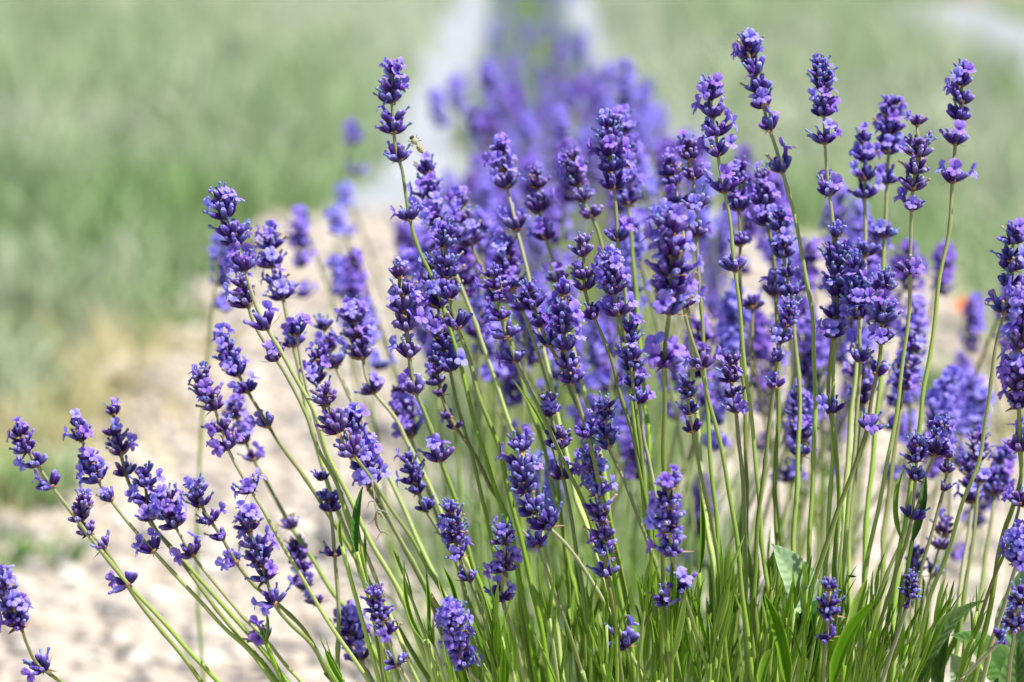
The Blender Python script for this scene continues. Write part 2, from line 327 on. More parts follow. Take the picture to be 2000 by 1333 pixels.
# ---------------------------------------------------------------- stalks
def catmull(P, step):
    P = [P[0]*2-P[1]]+P+[P[-1]*2-P[-2]]; out = []
    for i in range(1, len(P)-2):
        p0, p1, p2, p3 = P[i-1:i+3]; n = max(2, int((p2-p1).length/step))
        for k in range(n):
            t = k/n; out.append(0.5*((2*p1)+(p2-p0)*t+(2*p0-5*p1+4*p2-p3)*t*t+(3*p1-p0-3*p2+p3)*t**3))
    out.append(P[-2]); return out
def tube_mesh(name, pts, rad, mat, origin, seg=8, square=0.10, alongs=None):
    V, F, A = [], [], []; n = len(pts); up = Vector((0.3, -1, 0.1)); prev = None; ph = random.uniform(0, 1.57)
    for i, p in enumerate(pts):
        T = (pts[min(n-1, i+1)]-pts[max(0, i-1)]).normalized()
        N = (prev if prev else up); N = (N-T*N.dot(T)).normalized(); prev = N; B = T.cross(N); t = i/(n-1)
        r = rad(t) if callable(rad) else rad
        r *= 1+0.05*math.sin(i*1.7+ph*5)*random.random()+(.28 if name == 'stem' and i % 31 == 17 else 0)
        for k in range(seg):
            a = 2*math.pi*k/seg+ph; q = r*(1+square*(1 if k % 2 else -1)); V.append(p+N*(q*math.cos(a))+B*(q*math.sin(a))-origin); A.append(alongs[i] if alongs else t)
    for i in range(n-1):
        for k in range(seg): F.append((i*seg+k, i*seg+(k+1) % seg, (i+1)*seg+(k+1) % seg, (i+1)*seg+k))
    F.append(tuple(reversed(range(seg)))); F.append(tuple(range((n-1)*seg, n*seg)))
    return mesh(name, V, F, mat, A)
def frame_of(T):
    a = Vector((1, 0, 0)) if abs(T.x) < .8 else Vector((0, 1, 0)); N = (a-T*a.dot(T)).normalized(); return N, T.cross(N)
def florets(r, P, T, scale, n_out, n_in, fl, top=False, sides=False, ch=(.12, .05, .10, 0, 0)):
    """yields (kind, world matrix) for the florets of one whorl"""
    N, B = frame_of(T); res = []; ph = r.uniform(0, 6.28)
    specs = []
    if top:
        specs += [(r.uniform(0, 12), r.uniform(0, 6.28))]+[(r.uniform(16, 34), ph+i*2*math.pi/5+r.uniform(-.3, .3)) for i in range(5)]+[(r.uniform(40, 60), ph+.5+i*2*math.pi/5+r.uniform(-.3, .3)) for i in range(5)]
    else:
        for i in range(n_out):
            a = ph+2*math.pi*i/n_out+r.uniform(-.28, .28)
            if sides: a = ph+(0 if i % 2 else math.pi)+r.uniform(-.95, .95)
            specs.append((r.uniform(44, 72), a))
        for i in range(n_in):
            a = ph+.4+2*math.pi*i/n_in+r.uniform(-.35, .35)
            if sides: a = ph+(0 if i % 2 else math.pi)+r.uniform(-.8, .8)
            specs.append((r.uniform(16, 38), a))
    for th, a in specs:
        if r.random() < ch[4]: continue
        th = math.radians(th+(ch[3] if th > 14 else 0)); rad = N*math.cos(a)+B*math.sin(a); d = (T*math.cos(th)+rad*math.sin(th)); d = (d+Vector((0, 0, .14))).normalized()
        y = T-d*T.dot(d); y = y.normalized() if y.length > .15 else rad.cross(d).normalized()
        tw = r.uniform(-.5, .5); x = y.cross(d); y2 = y*math.cos(tw)+x*math.sin(tw); x2 = y2.cross(d)
        L = scale*r.uniform(.80, 1.15); W = scale*r.uniform(.9, 1.1)
        org = P+rad*(scale*.14)+T*(scale*r.uniform(-.04, .10)*(1 if th > .9 else 2.0))
        R = Matrix((x2, y2, d)).transposed().to_4x4(); Mt = Matrix.Translation(org)
        res.append(('c', Mt@R@Matrix.Diagonal((W, W, L, 1))))
        fl2 = fl*.58; q = r.random(); tip = org+d*L*.97; kd = None
        if q < fl2: kd = 'f'
        elif q < fl2+ch[0]*(2.6 if top and th < .75 else 1): kd = 'b'
        elif q < fl2+ch[0]+ch[1]: kd = 't'
        elif q < fl2+ch[0]+ch[1]+ch[2]: kd = 'p'
        if kd:
            s = scale*r.uniform(.95, 1.2)*(1.0 if kd == 'f' else .8)
            res.append((kd, Matrix.Translation(tip)@R@Matrix.Scale(s, 4)))
    return res
KIND = {'c': (ME_C, 'flower_bud'), 'f': (ME_F, 'open_flower'), 'b': (ME_B, 'withered_flower'), 't': (ME_T, 'dry_flower'), 'p': (ME_P, 'budding_flower')}
DS = 1.6
STALKS = {}
GROUP = 'lavender flower stalks in the bush'
def stalk(key, d, w, fl, pts, spike, extra, label, rs=1.0):
    r = random.Random(key); d_tip = FOCUS+d*DS*.01; d_base = FOCUS+.03+d*DS*.0045
    y_tip, y_end = pts[0][1], max(pts[-1][1], 1333)
    P = [at(x, y, d_tip+(d_base-d_tip)*min(1, (y-y_tip)/max(300, y_end-y_tip))) for x, y in pts]
    if len(P) == 2: P.insert(1, (P[0]+P[1])/2+Vector((.001, 0, 0)))
    L = P[-1]; dr = (P[-1]-P[-2]).normalized(); bx = (1330-1000)/FPX*FOCUS
    G = Vector((bx+(L.x-bx)*.25, CP.y+1.43+(L.y-1.40)*.35+r.uniform(-.03, .03), .004))
    mid = L+dr*min(.09, (L.z-G.z)*.45); mid.z = max(mid.z, .05)
    C = catmull(P+[mid, G], .004); IMG = []; wp = [r.uniform(0, 6.28) for _ in range(4)]
    for i, p in enumerate(C): C[i] = p+Vector((.00035*math.sin(i*.23+wp[0])+.00025*math.sin(i*.61+wp[1]), .0004*math.sin(i*.3+wp[2]), 0))*min(1, i/10)
    for p in C:
        v = p-CP; z = v.dot(CF); IMG.append(666.5-v.dot(CU)/z*FPX)
    sc = d_tip/FPX; sl = w/42.0
    root = empty('lavender_stalk', G); tag(root, label, 'flower stalk', GROUP); STALKS[key] = root
    inv = Matrix.Translation(-G); n = len(C)
    total = sum((C[i+1]-C[i]).length for i in range(n-1)); acc = 0; al = [0]
    for i in range(n-1): acc += (C[i+1]-C[i]).length; al.append(min(1, acc/.30))
    r0, r1 = .00078*rs*(0.8+.2*sl), .00118*rs
    # the tip of the stem ends under the topmost whorl
    first = next((i for i, y in enumerate(IMG) if y >= (spike[0]+20 if spike else extra[0]-2)), 0)
    obj('stem', tube_mesh('stem', C[first:], lambda t: r0+(r1-r0)*min(1, t*3), STEM, G, 8, .13, al[first:]), root)
    ys = []
    if spike:
        y0, y1 = spike; T = (C[first]-C[min(n-1, first+12)]).normalized(); step = 28*sl*max(.5, T.z); top = y0+25*sl*max(.5, T.z)
        m = max(1, round((y1-top)/step)); ys = [(top+(y1-top)*k/m, .80+.2*min(1, k/1.5), k == 0, False) for k in range(m+1)]
    ys += [(y, 1.0, (not spike and y == extra[0]), True) for y in extra]
    ch = (r.choice((.06, .12, .18, .26)), r.choice((.01, .03, .06, .14)), r.choice((.04, .08, .16)), r.uniform(-7, 7), r.choice((0, 0, .08, .16))); buds = r.choice((ME_C, ME_C, ME_C2, ME_C3)); no = r.choice((0, 0, 1))
    for y, s, top, low in ys:
        i = next((i for i, q in enumerate(IMG) if q >= y), n-2); i = max(1, min(n-2, i))
        Pw = C[i]; T = (C[max(0, i-6)]-C[min(n-1, i+6)]).normalized(); scale = .0071*sl*s*(1+.07*r.uniform(-1, 1))
        N, B = frame_of(T); a = r.uniform(0, 6.28); X = N*math.cos(a)+B*math.sin(a); R = Matrix((X, T.cross(X), T)).transposed().to_4x4()
        Wm = Matrix.Translation(Pw)@R@Matrix.Scale(scale, 4)
        wo = obj('flower_whorl', r.choice(ME_W[4:] if low else ME_W[:4]), root, inv@Wm); wi = Wm.inverted()
        k = r.random()
        for kind, Mx in florets(r, Pw, T, scale, 7+no if not low else r.choice((6, 7, 8)) if w > 33 else 4, 4 if w > 33 else 2, fl, top and bool(spike), low and w <= 37, ch):
            ms, nm = KIND[kind]; ms = buds if kind == 'c' else ms; obj(nm, r.choice(ms), wo, wi@Mx)
    return root
exec_rows = [
# key, depth cm, half width px, open share, axis points, spike (top, base), lower whorls, label
('A', 0, 42, .22, [(425,350),(437,410),(463,480),(485,545),(512,625),(560,710),(610,800),(638,880),(672,948),(716,1043),(784,1169),(850,1333)], (350,474), [528,628], 'tall leaning stalk standing clear against the green meadow, highest above the pale gravel edge'),
('A2', 1.5, 40, .15, [(462,520),(480,580),(500,640),(560,735),(600,810),(622,880),(658,948),(682,1030),(720,1135),(760,1333)], (525,598), [690], 'thin leaning stalk running parallel just under the tall stalk that stands against the meadow'),
('B', 6, 40, .45, [(527,430),(534,537),(553,585),(571,660),(590,750),(606,830),(640,950),(700,1100),(780,1333)], (430,540), [582,662], 'soft-focus upright spike just behind the tall leaning stalk, pale flowers along its side'),
('C', -1, 38, .25, [(393,700),(400,760),(420,800),(440,860),(455,895),(490,960),(520,1010),(560,1080),(620,1180),(680,1270),(722,1333)], (700,795), [824,865,955], 'sharp leaning stalk over gravel with one separate whorl halfway down its long bare stem'),
('D', 4, 36, .3, [(432,637),(446,690),(475,750),(515,818),(555,880),(604,948),(634,992),(662,1036),(700,1100),(760,1200),(840,1333)], (637,750), [818], 'slim leaning stalk whose spike tip shows just above the sharp one over the gravel'),
('E', 9, 36, .4, [(460,770),(465,830),(480,865),(495,900),(519,941),(553,1002),(570,1033),(617,1100),(655,1162),(706,1227),(754,1320)], (770,835), [864,900,1022], 'blurred pale-topped stalk low over the gravel behind the sharp leaning spike'),
('F1', -2, 42, .12, [(622,740),(640,790),(655,830),(678,875),(726,938),(760,989),(800,1045),(834,1108),(875,1175),(930,1333)], (740,835), [878], 'sharp plump leaning spike crossed in front by two parallel green stems, tightly packed buds'),
('F2', -.5, 42, .6, [(686,790),(700,860),(712,900),(722,935),(735,960),(775,1040),(830,1140),(890,1250),(910,1333)], (795,938), [], 'leaning spike full of open lilac flowers tucked behind the plump sharp spike'),
('F3', 4, 40, .5, [(622,672),(620,720),(617,750),(650,830),(720,950),(830,1150),(900,1333)], (672,748), [], 'short flowery spike peeping directly above the plump leaning spike'),
('G', 8, 40, .15, [(632,612),(637,660),(650,705),(690,790),(760,930),(860,1150)], (620,705), [], 'dark compact spike with a single pale flower standing up from its tip'),
('H', 6, 40, .4, [(685,575),(698,660),(708,700),(722,755),(774,819),(797,864),(830,930),(880,1040),(950,1180),(1010,1333)], (575,700), [757], 'soft-focus long spike with two pale flowers on its wide lowest whorl'),
('I', 0, 42, .35, [(774,508),(788,594),(797,679),(810,751),(835,820),(862,900),(886,971),(909,1056),(929,1121),(958,1192),(977,1274),(989,1333)], (508,600), [632,682,753,900], 'sharp tall stalk with a flowery spike and two well separated wide whorls below'),
('J', 0, 40, .15, [(873,422),(870,500),(878,562),(889,627),(916,706),(934,774),(952,819),(975,880),(990,942),(1005,1000),(1040,1150),(1075,1333)], (425,565), [628], 'sharp spike with two pale flowers upright at its tip, beside the flowery tall one'),
('J2', 2.5, 40, .5, [(838,495),(850,560),(862,640),(872,700),(880,725),(891,774),(912,860),(934,942),(960,1060),(990,1200),(1020,1333)], (495,700), [724], 'long flowery spike half hidden behind two sharp stalks, its base ending in a dark whorl'),
('K', 2, 40, .35, [(770,112),(765,180),(768,240),(775,300),(785,330),(795,390),(803,430),(820,490),(850,560),(880,650),(905,740),(930,830),(960,930),(1000,1060),(1050,1333)], (112,252), [300,427], 'very tall stalk towering over the pale fabric strip, with a bee at its second whorl'),
('L', 6, 40, .4, [(830,308),(838,370),(850,440),(875,500),(898,553),(916,596),(932,636),(950,697),(985,800),(1020,900),(1060,1050),(1100,1333)], (308,440), [], 'blurred spike with pale flowers just under the bee and the very tall stalk'),
('M', 8, 42, .5, [(897,372),(905,420),(922,478),(935,510),(970,590),(1000,680),(1030,780),(1070,900),(1110,1100)], (372,478), [], 'blurred broad spike with many pale flowers next to the sharp two-flowered tip'),
('N', 6, 40, .3, [(977,455),(990,510),(1003,565),(1020,607),(1037,654),(1060,720),(1090,830),(1120,950)], (455,565), [602], 'blurred purple spike behind the bud-covered sharp stalk with one stray pale flower'),
('O', 0, 37, .08, [(960,518),(970,565),(975,605),(984,645),(1008,708),(1033,756),(1078,848),(1125,950),(1145,1000),(1170,1080),(1210,1200),(1240,1333)], (518,608), [646,707], 'sharp bud-covered stalk whose stem slants down across a stubby spike lower down'),
('P', 1, 38, .06, [(1031,530),(1037,590),(1050,617),(1063,660),(1089,706),(1107,747),(1130,800),(1150,850),(1170,930),(1190,1010),(1215,1130),(1240,1333)], (532,618), [660], 'compact dark spike of closed buds squeezed beside a longer sharp spike at the bush centre'),
('Q', -.5, 42, .28, [(1099,546),(1102,596),(1102,650),(1108,700),(1117,748),(1135,803),(1147,852),(1167,938),(1180,1000),(1200,1100),(1230,1250),(1240,1333)], (546,700), [746,850], 'long sharp spike at the centre of the bush with violet flowers on its lower half'),
('R', 1, 36, .12, [(1070,765),(1075,812),(1090,857),(1098,921),(1118,1016),(1128,1101),(1142,1193),(1155,1300),(1158,1333)], (765,860), [922], 'stubby spike of buds partly crossed by a slanting stem in front'),
('S', 0, 36, .22, [(1176,762),(1182,800),(1185,838),(1190,875),(1220,941),(1247,1009),(1271,1077),(1300,1180),(1330,1333)], (764,838), [872], 'short sharp spike next to the stubby one, small paired buds just below it'),
('T', -2, 40, .15, [(1166,935),(1170,1000),(1180,1065),(1185,1125),(1193,1160),(1200,1205),(1207,1245),(1215,1333)], (938,1038), [1067,1125], 'upright sharp spike in front of green stems with a lilac flower on its lowest whorl'),
('U', 1, 38, .4, [(1140,858),(1155,900),(1165,950),(1185,1020),(1205,1120),(1215,1230),(1240,1333)], (862,955), [], 'flowery spike rising right behind the upright sharp one, crossed by its green stem'),
('V', -1, 48, .06, [(1015,848),(1018,900),(1030,960),(1045,1000),(1070,1030),(1105,1065),(1135,1104),(1175,1170),(1210,1230),(1240,1290),(1260,1333)], (848,988), [1020,1247], 'fattest densest spike of closed buds with bluish tips, low in the bush'),
('W', -1, 38, .08, [(1040,1015),(1050,1066),(1075,1134),(1098,1199),(1140,1316),(1145,1333)], None, [1066], 'single wide whorl on a thin stem directly beneath the fattest spike'),
('X', -1, 34, .1, [(875,978),(885,1020),(890,1073),(900,1100),(913,1122),(935,1180),(960,1250),(985,1333)], (978,1073), [1122], 'small neat spike of buds hanging over a thick green stem near narrow leaves'),
('Y', -1.5, 36, .4, [(982,1015),(985,1060),(985,1098),(981,1168),(990,1200),(1003,1245),(1025,1333)], (1018,1100), [1167], 'low spike with a star-like open flower facing out and a flowery whorl beneath'),
('Z', -2, 38, .62, [(885,1168),(890,1230),(900,1270),(912,1302),(935,1333)], (1170,1268), [1298], 'lowest flowery spike near the bottom edge, wide lilac lips spreading to both sides'),
('AA', -1.5, 34, .03, [(727,1132),(735,1180),(752,1225),(775,1293),(800,1333)], (1135,1226), [1293], 'small leaning bud spike near the bottom edge beside long narrow leaves'),
('BB', -2, 38, .45, [(480,985),(490,1050),(505,1090),(525,1145),(538,1180),(570,1220),(610,1260),(655,1333)], (985,1120), [1178], 'leaning spike over the gravel crowned by a tuft of bright lilac flowers'),
('CC', 1, 36, .18, [(375,920),(388,970),(402,1005),(427,1040),(462,1100),(500,1145),(545,1180),(600,1240),(640,1320),(650,1333)], (922,1005), [1040,1098], 'slim stalk with two upright pale flowers, just beside the lilac-crowned leaning spike'),
('DD', 2, 40, .5, [(318,940),(325,980),(332,1010),(342,1030),(375,1085),(430,1150),(475,1205),(520,1250),(560,1300),(590,1333)], (940,1030), [1066,1248], 'broad flowery spike over the gravel on two side-by-side stems, the lower of its pair'),
('DD2', 2.5, 40, .45, [(280,897),(285,950),(290,1000),(305,1035),(357,1099),(408,1172),(464,1241),(507,1288),(541,1333)], (897,1002), [], 'broad flowery spike over the gravel on two side-by-side stems, the upper of its pair'),
('EE', -2, 36, .12, [(28,815),(47,867),(73,910),(100,951),(146,1009),(180,1056),(241,1130),(301,1194),(365,1267),(425,1333)], (817,868), [908,950,1134], 'outermost long arching stalk with loosely spaced whorls reaching over the gravel'),
('FF', -1, 36, .02, [(172,952),(165,1000),(160,1030),(190,1056),(215,1090),(253,1151),(309,1224),(370,1297),(395,1333)], (954,1031), [1057], 'bud-only spike perched on the outermost arching stem over the gravel'),
('GG', 0, 36, .22, [(150,814),(160,860),(175,906),(192,940),(218,978),(266,1039),(327,1104),(387,1172),(434,1224),(486,1271),(533,1333)], (816,908), [938,976,1070], 'leaning stalk with a lone pale flower on its tip beside the green verge'),
('HH', 3, 36, .08, [(223,790),(222,850),(235,888),(245,928),(262,965),(300,1030),(350,1085),(400,1140),(450,1200),(520,1280),(560,1333)], (790,854), [888,928], 'short compact bud spike just beside the one with a lone pale tip flower'),
('II', -3, 40, .3, [(8,1110),(20,1170),(42,1222),(55,1262),(72,1297),(100,1318),(125,1335)], (1110,1222), [1297], 'stalk cut by the photo edge with one whorl hanging below on a curved stem'),
('JJ', 3, 34, .1, [(625,915),(632,960),(644,998),(652,1070),(660,1160),(662,1280),(660,1333)], (918,968), [998,1072], 'thin upright stalk standing alone over gravel between slanting green stems'),
('KK', 8, 36, .2, [(570,1040),(585,1100),(600,1150),(612,1172),(640,1210),(700,1290),(720,1333)], (1045,1140), [1172], 'dark blurred spike behind the long bare stem over the gravel'),
('LL', 6, 36, .6, [(678,1165),(688,1240),(708,1290),(730,1333)], (1168,1248), [1290], 'blurred lilac flower spike low over the gravel beside a small bud spike'),
('MM', 9, 42, .45, [(772,745),(785,790),(798,840),(815,900),(850,1000),(900,1120),(950,1333)], (748,842), [], 'blurred chunky violet spike between two sharp stems left of the bush heart'.replace('left of', 'near')),
('NN', 3, 34, .04, [(788,865),(800,905),(812,945),(825,985),(850,1030),(900,1120),(940,1333)], (868,945), [986], 'thin dark chain of buds dangling beside the thick stem with a star whorl'),
('OO', 2.5, 32, .1, [(848,690),(858,750),(871,796),(891,837),(907,859),(930,893),(956,949),(1000,1050),(1040,1333)], (692,760), [796,836], 'straggly thin stalk with pairs of buds spaced down its stem'),
('QQ', 6, 42, .5, [(978,268),(985,352),(1005,432),(1025,505),(1045,600),(1065,700),(1090,820),(1120,950)], (268,354), [433], 'soft-focus stalk with flower pairs spread sideways like arms above the bush'),
('RR', 7, 38, .2, [(1050,315),(1052,415),(1066,468),(1088,536),(1110,640),(1130,720),(1160,850),(1190,1000),(1200,1333)], (318,415), [466,536], 'soft-focus stalk with a slanting pale flower at its tip and one round whorl below'),
('SS', 6, 36, .2, [(1112,275),(1122,330),(1133,378),(1145,408),(1165,447),(1185,520),(1205,600),(1230,750),(1260,1000)], (278,380), [410], 'soft-focus narrow spike with pale flowers poking up, beside a taller darker spike'),
('TT', 3, 42, .25, [(1187,212),(1190,287),(1190,320),(1195,355),(1203,420),(1208,470),(1220,560),(1235,700),(1250,850),(1270,1050)], (212,320), [356,470], 'tall dark spike rising at the middle of the bush against purple blur'),
('UU', 9, 38, .4, [(1213,208),(1218,260),(1222,330),(1225,400),(1235,480),(1245,600),(1255,750)], (210,400), [], 'blurred long spike standing close behind the tall dark middle spike'),
('VV', 0, 37, .08, [(1132,443),(1140,500),(1143,566),(1160,622),(1194,706),(1212,774),(1237,852),(1252,920),(1270,1050),(1290,1333)], (445,526), [566,622], 'sharp spike of closed buds with blue tips leaning on a flower-topped neighbour'),
('WW', 0, 38, .4, [(1188,470),(1195,535),(1202,593),(1214,640),(1228,700),(1240,780),(1255,900),(1270,1050),(1280,1333)], (474,562), [594], 'sharp spike topped with a cap of open lilac flowers beside a blue-tipped one'),
('XX', .5, 36, .28, [(1235,613),(1232,670),(1237,738),(1250,788),(1258,852),(1270,920),(1290,1050),(1310,1333)], (613,740), [787], 'sharp medium spike with a flower on top, below the large fuzzy front spike'),
('YY', -5, 52, .38, [(1300,398),(1312,480),(1312,555),(1306,612),(1297,700),(1296,800),(1297,900),(1300,1000),(1295,1100),(1290,1333)], (396,560), [612,712], 'largest fuzzy spike nearest the camera, thick straight stem beneath it'),
('ZZ', -4, 42, .42, [(1312,918),(1303,1000),(1312,1063),(1320,1110),(1332,1150),(1355,1220),(1375,1290),(1385,1333)], (920,1030), [1065,1150], 'soft lilac-topped spike in front of the green leaves near the bottom'),
('ZZ2', -2, 38, .05, [(1292,1120),(1297,1160),(1300,1200),(1305,1270),(1312,1333)], None, [1160], 'bare straight stem with a single bud whorl and small yellowish leaves'),
('AB', 0, 41, .18, [(1397,140),(1388,209),(1396,246),(1400,289),(1410,357),(1425,430),(1432,480),(1437,528),(1445,600),(1452,680),(1460,770),(1470,850),(1478,930),(1490,1060),(1500,1150),(1510,1240),(1515,1333)], (140,248), [290,358,528], 'sharpest tall stalk with a small lilac whorl midway down a bright green stem'),
('AC', 2.5, 42, .4, [(1458,60),(1470,130),(1490,194),(1500,242),(1526,322),(1557,456),(1577,560),(1590,650),(1592,800),(1585,950),(1580,1100),(1560,1333)], (60,196), [243,323], 'tallest stalk of all, two pale flowers standing up at its tip'),
('AD', 1.5, 38, .3, [(1600,103),(1606,174),(1612,264),(1616,363),(1625,430),(1630,520),(1632,640),(1628,720),(1625,850),(1620,1000),(1600,1333)], (103,214), [264,364], 'tall straight stalk with flowers to both sides next to the tallest one'),
('AE', 7, 42, .45, [(1745,170),(1738,260),(1736,300),(1732,345),(1730,443),(1728,500),(1722,600),(1720,700),(1710,850),(1690,1050)], (172,300), [346,443], 'blurred tall lilac spike overlapping a sharp bud-covered spike in front of it'),
('AF', 6, 42, .25, [(1685,245),(1690,330),(1688,387),(1690,430),(1690,487),(1682,600),(1670,750),(1650,950)], (248,332), [387,487], 'dark blurred spike beside the blurred tall lilac one'),
('AG', 0, 40, .13, [(1787,221),(1793,270),(1791,323),(1784,355),(1778,410),(1779,480),(1779,535),(1777,600),(1768,680),(1755,770),(1740,860),(1722,960),(1705,1050),(1690,1130),(1680,1250),(1670,1333)], (221,326), [356,410,531], 'sharp neat stalk of closed buds with a separate whorl far down its smooth stem'),
('AH', 1.5, 40, .35, [(1880,113),(1877,216),(1867,267),(1860,356),(1851,456),(1837,534),(1827,620),(1817,700),(1803,771),(1795,834),(1785,900),(1770,1000),(1750,1150)], (113,217), [267,355], 'outermost tall stalk against the meadow, two small whorls under its oval spike'),
('AI', -2, 40, .2, [(1983,408),(1980,460),(1972,545),(1964,596),(1941,698),(1930,800),(1912,900),(1880,980),(1851,1073),(1819,1160),(1801,1240),(1782,1333)], (425,547), [597], 'sharp spike at the photo edge on a long green arching stem'),
('AJ', -3, 42, .4, [(1998,540),(1995,620),(1990,700),(1988,780),(1990,862),(1995,930),(1975,1000),(1960,1050),(1930,1200),(1900,1333)], (540,785), [864], 'long dark spike cut off by the photo edge beneath the sharp arching one'),
('AK', -2, 40, .6, [(1990,905),(1992,985),(1970,1060),(1941,1134),(1905,1230),(1875,1311),(1868,1333)], None, [975], 'single flowery whorl at the photo edge on a straight slanting stem'),
('AL', -2, 40, .7, [(1992,1025),(1990,1085),(1975,1140),(1958,1190),(1936,1258),(1917,1330)], (1028,1088), [], 'short lilac flower head at the photo edge above a broad leaf'),
('AM', -3, 38, .15, [(1995,1138),(1990,1180),(1984,1216),(1978,1270),(1970,1333)], (1140,1217), [], 'small spike low at the photo edge in front of broad leaves'),
('AN', -4, 34, .05, [(1975,1200),(1962,1240),(1915,1290),(1878,1327),(1870,1335)], None, [1240], 'single bud whorl on a strongly slanting brownish stem near the bottom edge'),
('AO', -1, 36, 0, [(1794,835),(1790,870),(1789,922),(1779,1012),(1751,1112),(1737,1165),(1716,1226),(1684,1333)], (836,923), [1012], 'dense oval spike of closed buds flanked by two dark narrow leaves'),
('AP', 1, 36, .45, [(1846,800),(1840,840),(1832,862),(1825,890),(1810,925),(1796,980),(1766,1049),(1735,1120),(1710,1190),(1690,1260),(1670,1333)], (802,886), [], 'flowery spike leaning out behind the dense oval bud spike'),
('AQ', 2, 30, .03, [(1853,860),(1850,910),(1848,940),(1832,1000),(1817,1050),(1800,1110),(1790,1180),(1775,1333)], (866,912), [940], 'tiny pale bud spike on a hair-thin stem over the gravel'),
('AR', 6, 36, .2, [(1915,830),(1908,880),(1912,925),(1908,980),(1900,1050),(1880,1200),(1860,1333)], (835,925), [], 'blurred spike crossed by a long bright green arching stem'),
('AS', 8, 38, .3, [(1885,880),(1895,940),(1900,970),(1890,1050),(1870,1200)], (882,970), [], 'blurred low spike close beside the one crossed by the arching stem'),
('AT', 10, 38, .5, [(1965,860),(1955,920),(1942,966),(1930,1050),(1910,1200)], (862,966), [], 'pale blurred spike behind the long slanting stem near the photo edge'),
('AU', 0, 35, .05, [(1547,568),(1540,622),(1530,650),(1520,690),(1512,741),(1505,800),(1494,899),(1487,960),(1478,1080),(1470,1200),(1465,1333)], (568,650), [690,741], 'sharp small spike of buds standing apart with two whorls spaced beneath'),
('AV', -1, 41, .12, [(1725,518),(1727,589),(1722,650),(1716,712),(1703,775),(1692,838),(1675,890),(1655,950),(1630,1020),(1600,1110),(1570,1210),(1540,1333)], (520,625), [662,712,837], 'sharp large stalk with three stacked whorls and another far below on a slanting stem'),
('AW', 1, 38, .5, [(1668,490),(1672,560),(1677,622),(1680,690),(1679,760),(1672,850),(1660,950),(1650,1050),(1640,1200),(1630,1333)], (495,622), [692], 'flowery spike pressed against the sharp large stalk with stacked whorls'),
('AX', 1.5, 38, .28, [(1635,432),(1633,500),(1632,598),(1626,643),(1620,720),(1618,788),(1628,840),(1637,900),(1640,980),(1630,1100),(1620,1333)], (435,600), [644,788], 'slender long spike with a fan-shaped flower on top, beside the flowery pressed one'),
('AY', 3, 40, .28, [(1340,255),(1350,330),(1360,392),(1361,462),(1366,537),(1371,654),(1378,760),(1385,850),(1395,960),(1405,1100),(1410,1333)], (256,334), [393,461], 'soft dark stalk with a wide whorl just beside the sharpest tall stalk'),
('AZ', 5, 40, .2, [(1300,285),(1312,345),(1325,400),(1335,480),(1345,600),(1355,750),(1370,950)], (288,405), [], 'soft dark leaning spike behind the wide-whorled stalk and above the largest spike'),
('BA', 5, 40, .2, [(1445,298),(1445,375),(1442,412),(1445,480),(1447,560),(1450,700),(1455,850),(1460,1050)], (300,378), [412,480], 'blurred dark spike directly behind the sharpest bright green stem'),
('BC', 4, 38, .2, [(1525,400),(1525,450),(1535,520),(1545,580),(1550,650),(1560,750),(1560,900),(1550,1050)], (402,526), [568], 'soft dark spike tucked under the second whorl of the tallest stalk'),
('BB2', 5, 42, .4, [(1485,318),(1492,385),(1497,425),(1510,490),(1516,560),(1518,650),(1520,780),(1515,950)], (320,426), [562], 'soft lilac-flecked spike between the sharpest stalk and the tallest stalk'),
('BD', 9, 38, .05, [(1467,560),(1470,603),(1468,680),(1465,800),(1450,1000)], None, [600], 'blurred lone dark whorl on a pale thick stem at the bush middle'),
('BE', -2, 40, .55, [(1318,470),(1322,520),(1335,600),(1352,665),(1370,720),(1387,785),(1404,855),(1427,982),(1441,1084),(1454,1186),(1471,1322)], (520,600), [720], 'stalk with a bright lilac flower cluster on a low whorl, emerging from the largest spike'),
('BF', -1, 32, 0, [(1340,720),(1345,790),(1349,826),(1360,886),(1373,948),(1390,1033),(1403,1101),(1409,1169),(1425,1333)], (722,792), [826], 'small dense bud spike directly under a bright lilac flower cluster'),
('BG', 1, 34, .25, [(1427,675),(1430,760),(1437,790),(1445,870),(1450,960),(1455,1100),(1460,1333)], (677,764), [790], 'small spike with lilac flowers touching the bright green stem of the sharpest stalk'),
('BK', -3, 36, .0, [(1622,1114),(1618,1165),(1617,1203),(1612,1248),(1610,1333)], (1117,1166), [1203,1248], 'low short bud spike in front of large strap leaves near the bottom edge'),
('BL', -1, 28, 0, [(1783,1103),(1779,1150),(1773,1176),(1765,1200),(1745,1260),(1720,1333)], (1106,1152), [1176], 'tiny sharp bud spike among green leaves over the gravel'),
('BM', 8, 36, .1, [(1852,1000),(1838,1058),(1825,1100),(1805,1200),(1790,1333)], (1002,1060), [], 'blurred small dark spike standing before bright gravel'),
('BN', 8, 34, .05, [(1793,1062),(1788,1105),(1780,1200),(1765,1333)], (1064,1108), [], 'blurred stub of buds just above the tiny sharp bud spike'),
('BO', 8, 36, .0, [(1822,1090),(1822,1115),(1815,1200),(1800,1333)], None, [1118], 'blurred dark star-shaped whorl over the gravel, alone on its stem'),
('BP', 7, 36, .5, [(1555,740),(1560,800),(1565,862),(1560,930),(1550,1050),(1540,1333)], (744,880), [], 'blurred flowery spike low behind the small sharp standing-apart spike'),
('BQ', 7, 38, .25, [(1672,690),(1680,740),(1682,790),(1675,880),(1660,1050)], (692,790), [], 'blurred dark spike behind the stem of the sharp large stacked stalk'),
('BR', 8, 36, .4, [(1790,640),(1780,700),(1765,760),(1750,850),(1730,1000)], (642,760), [], 'blurred leaning spike beside the smooth stem of the neat sharp stalk'),
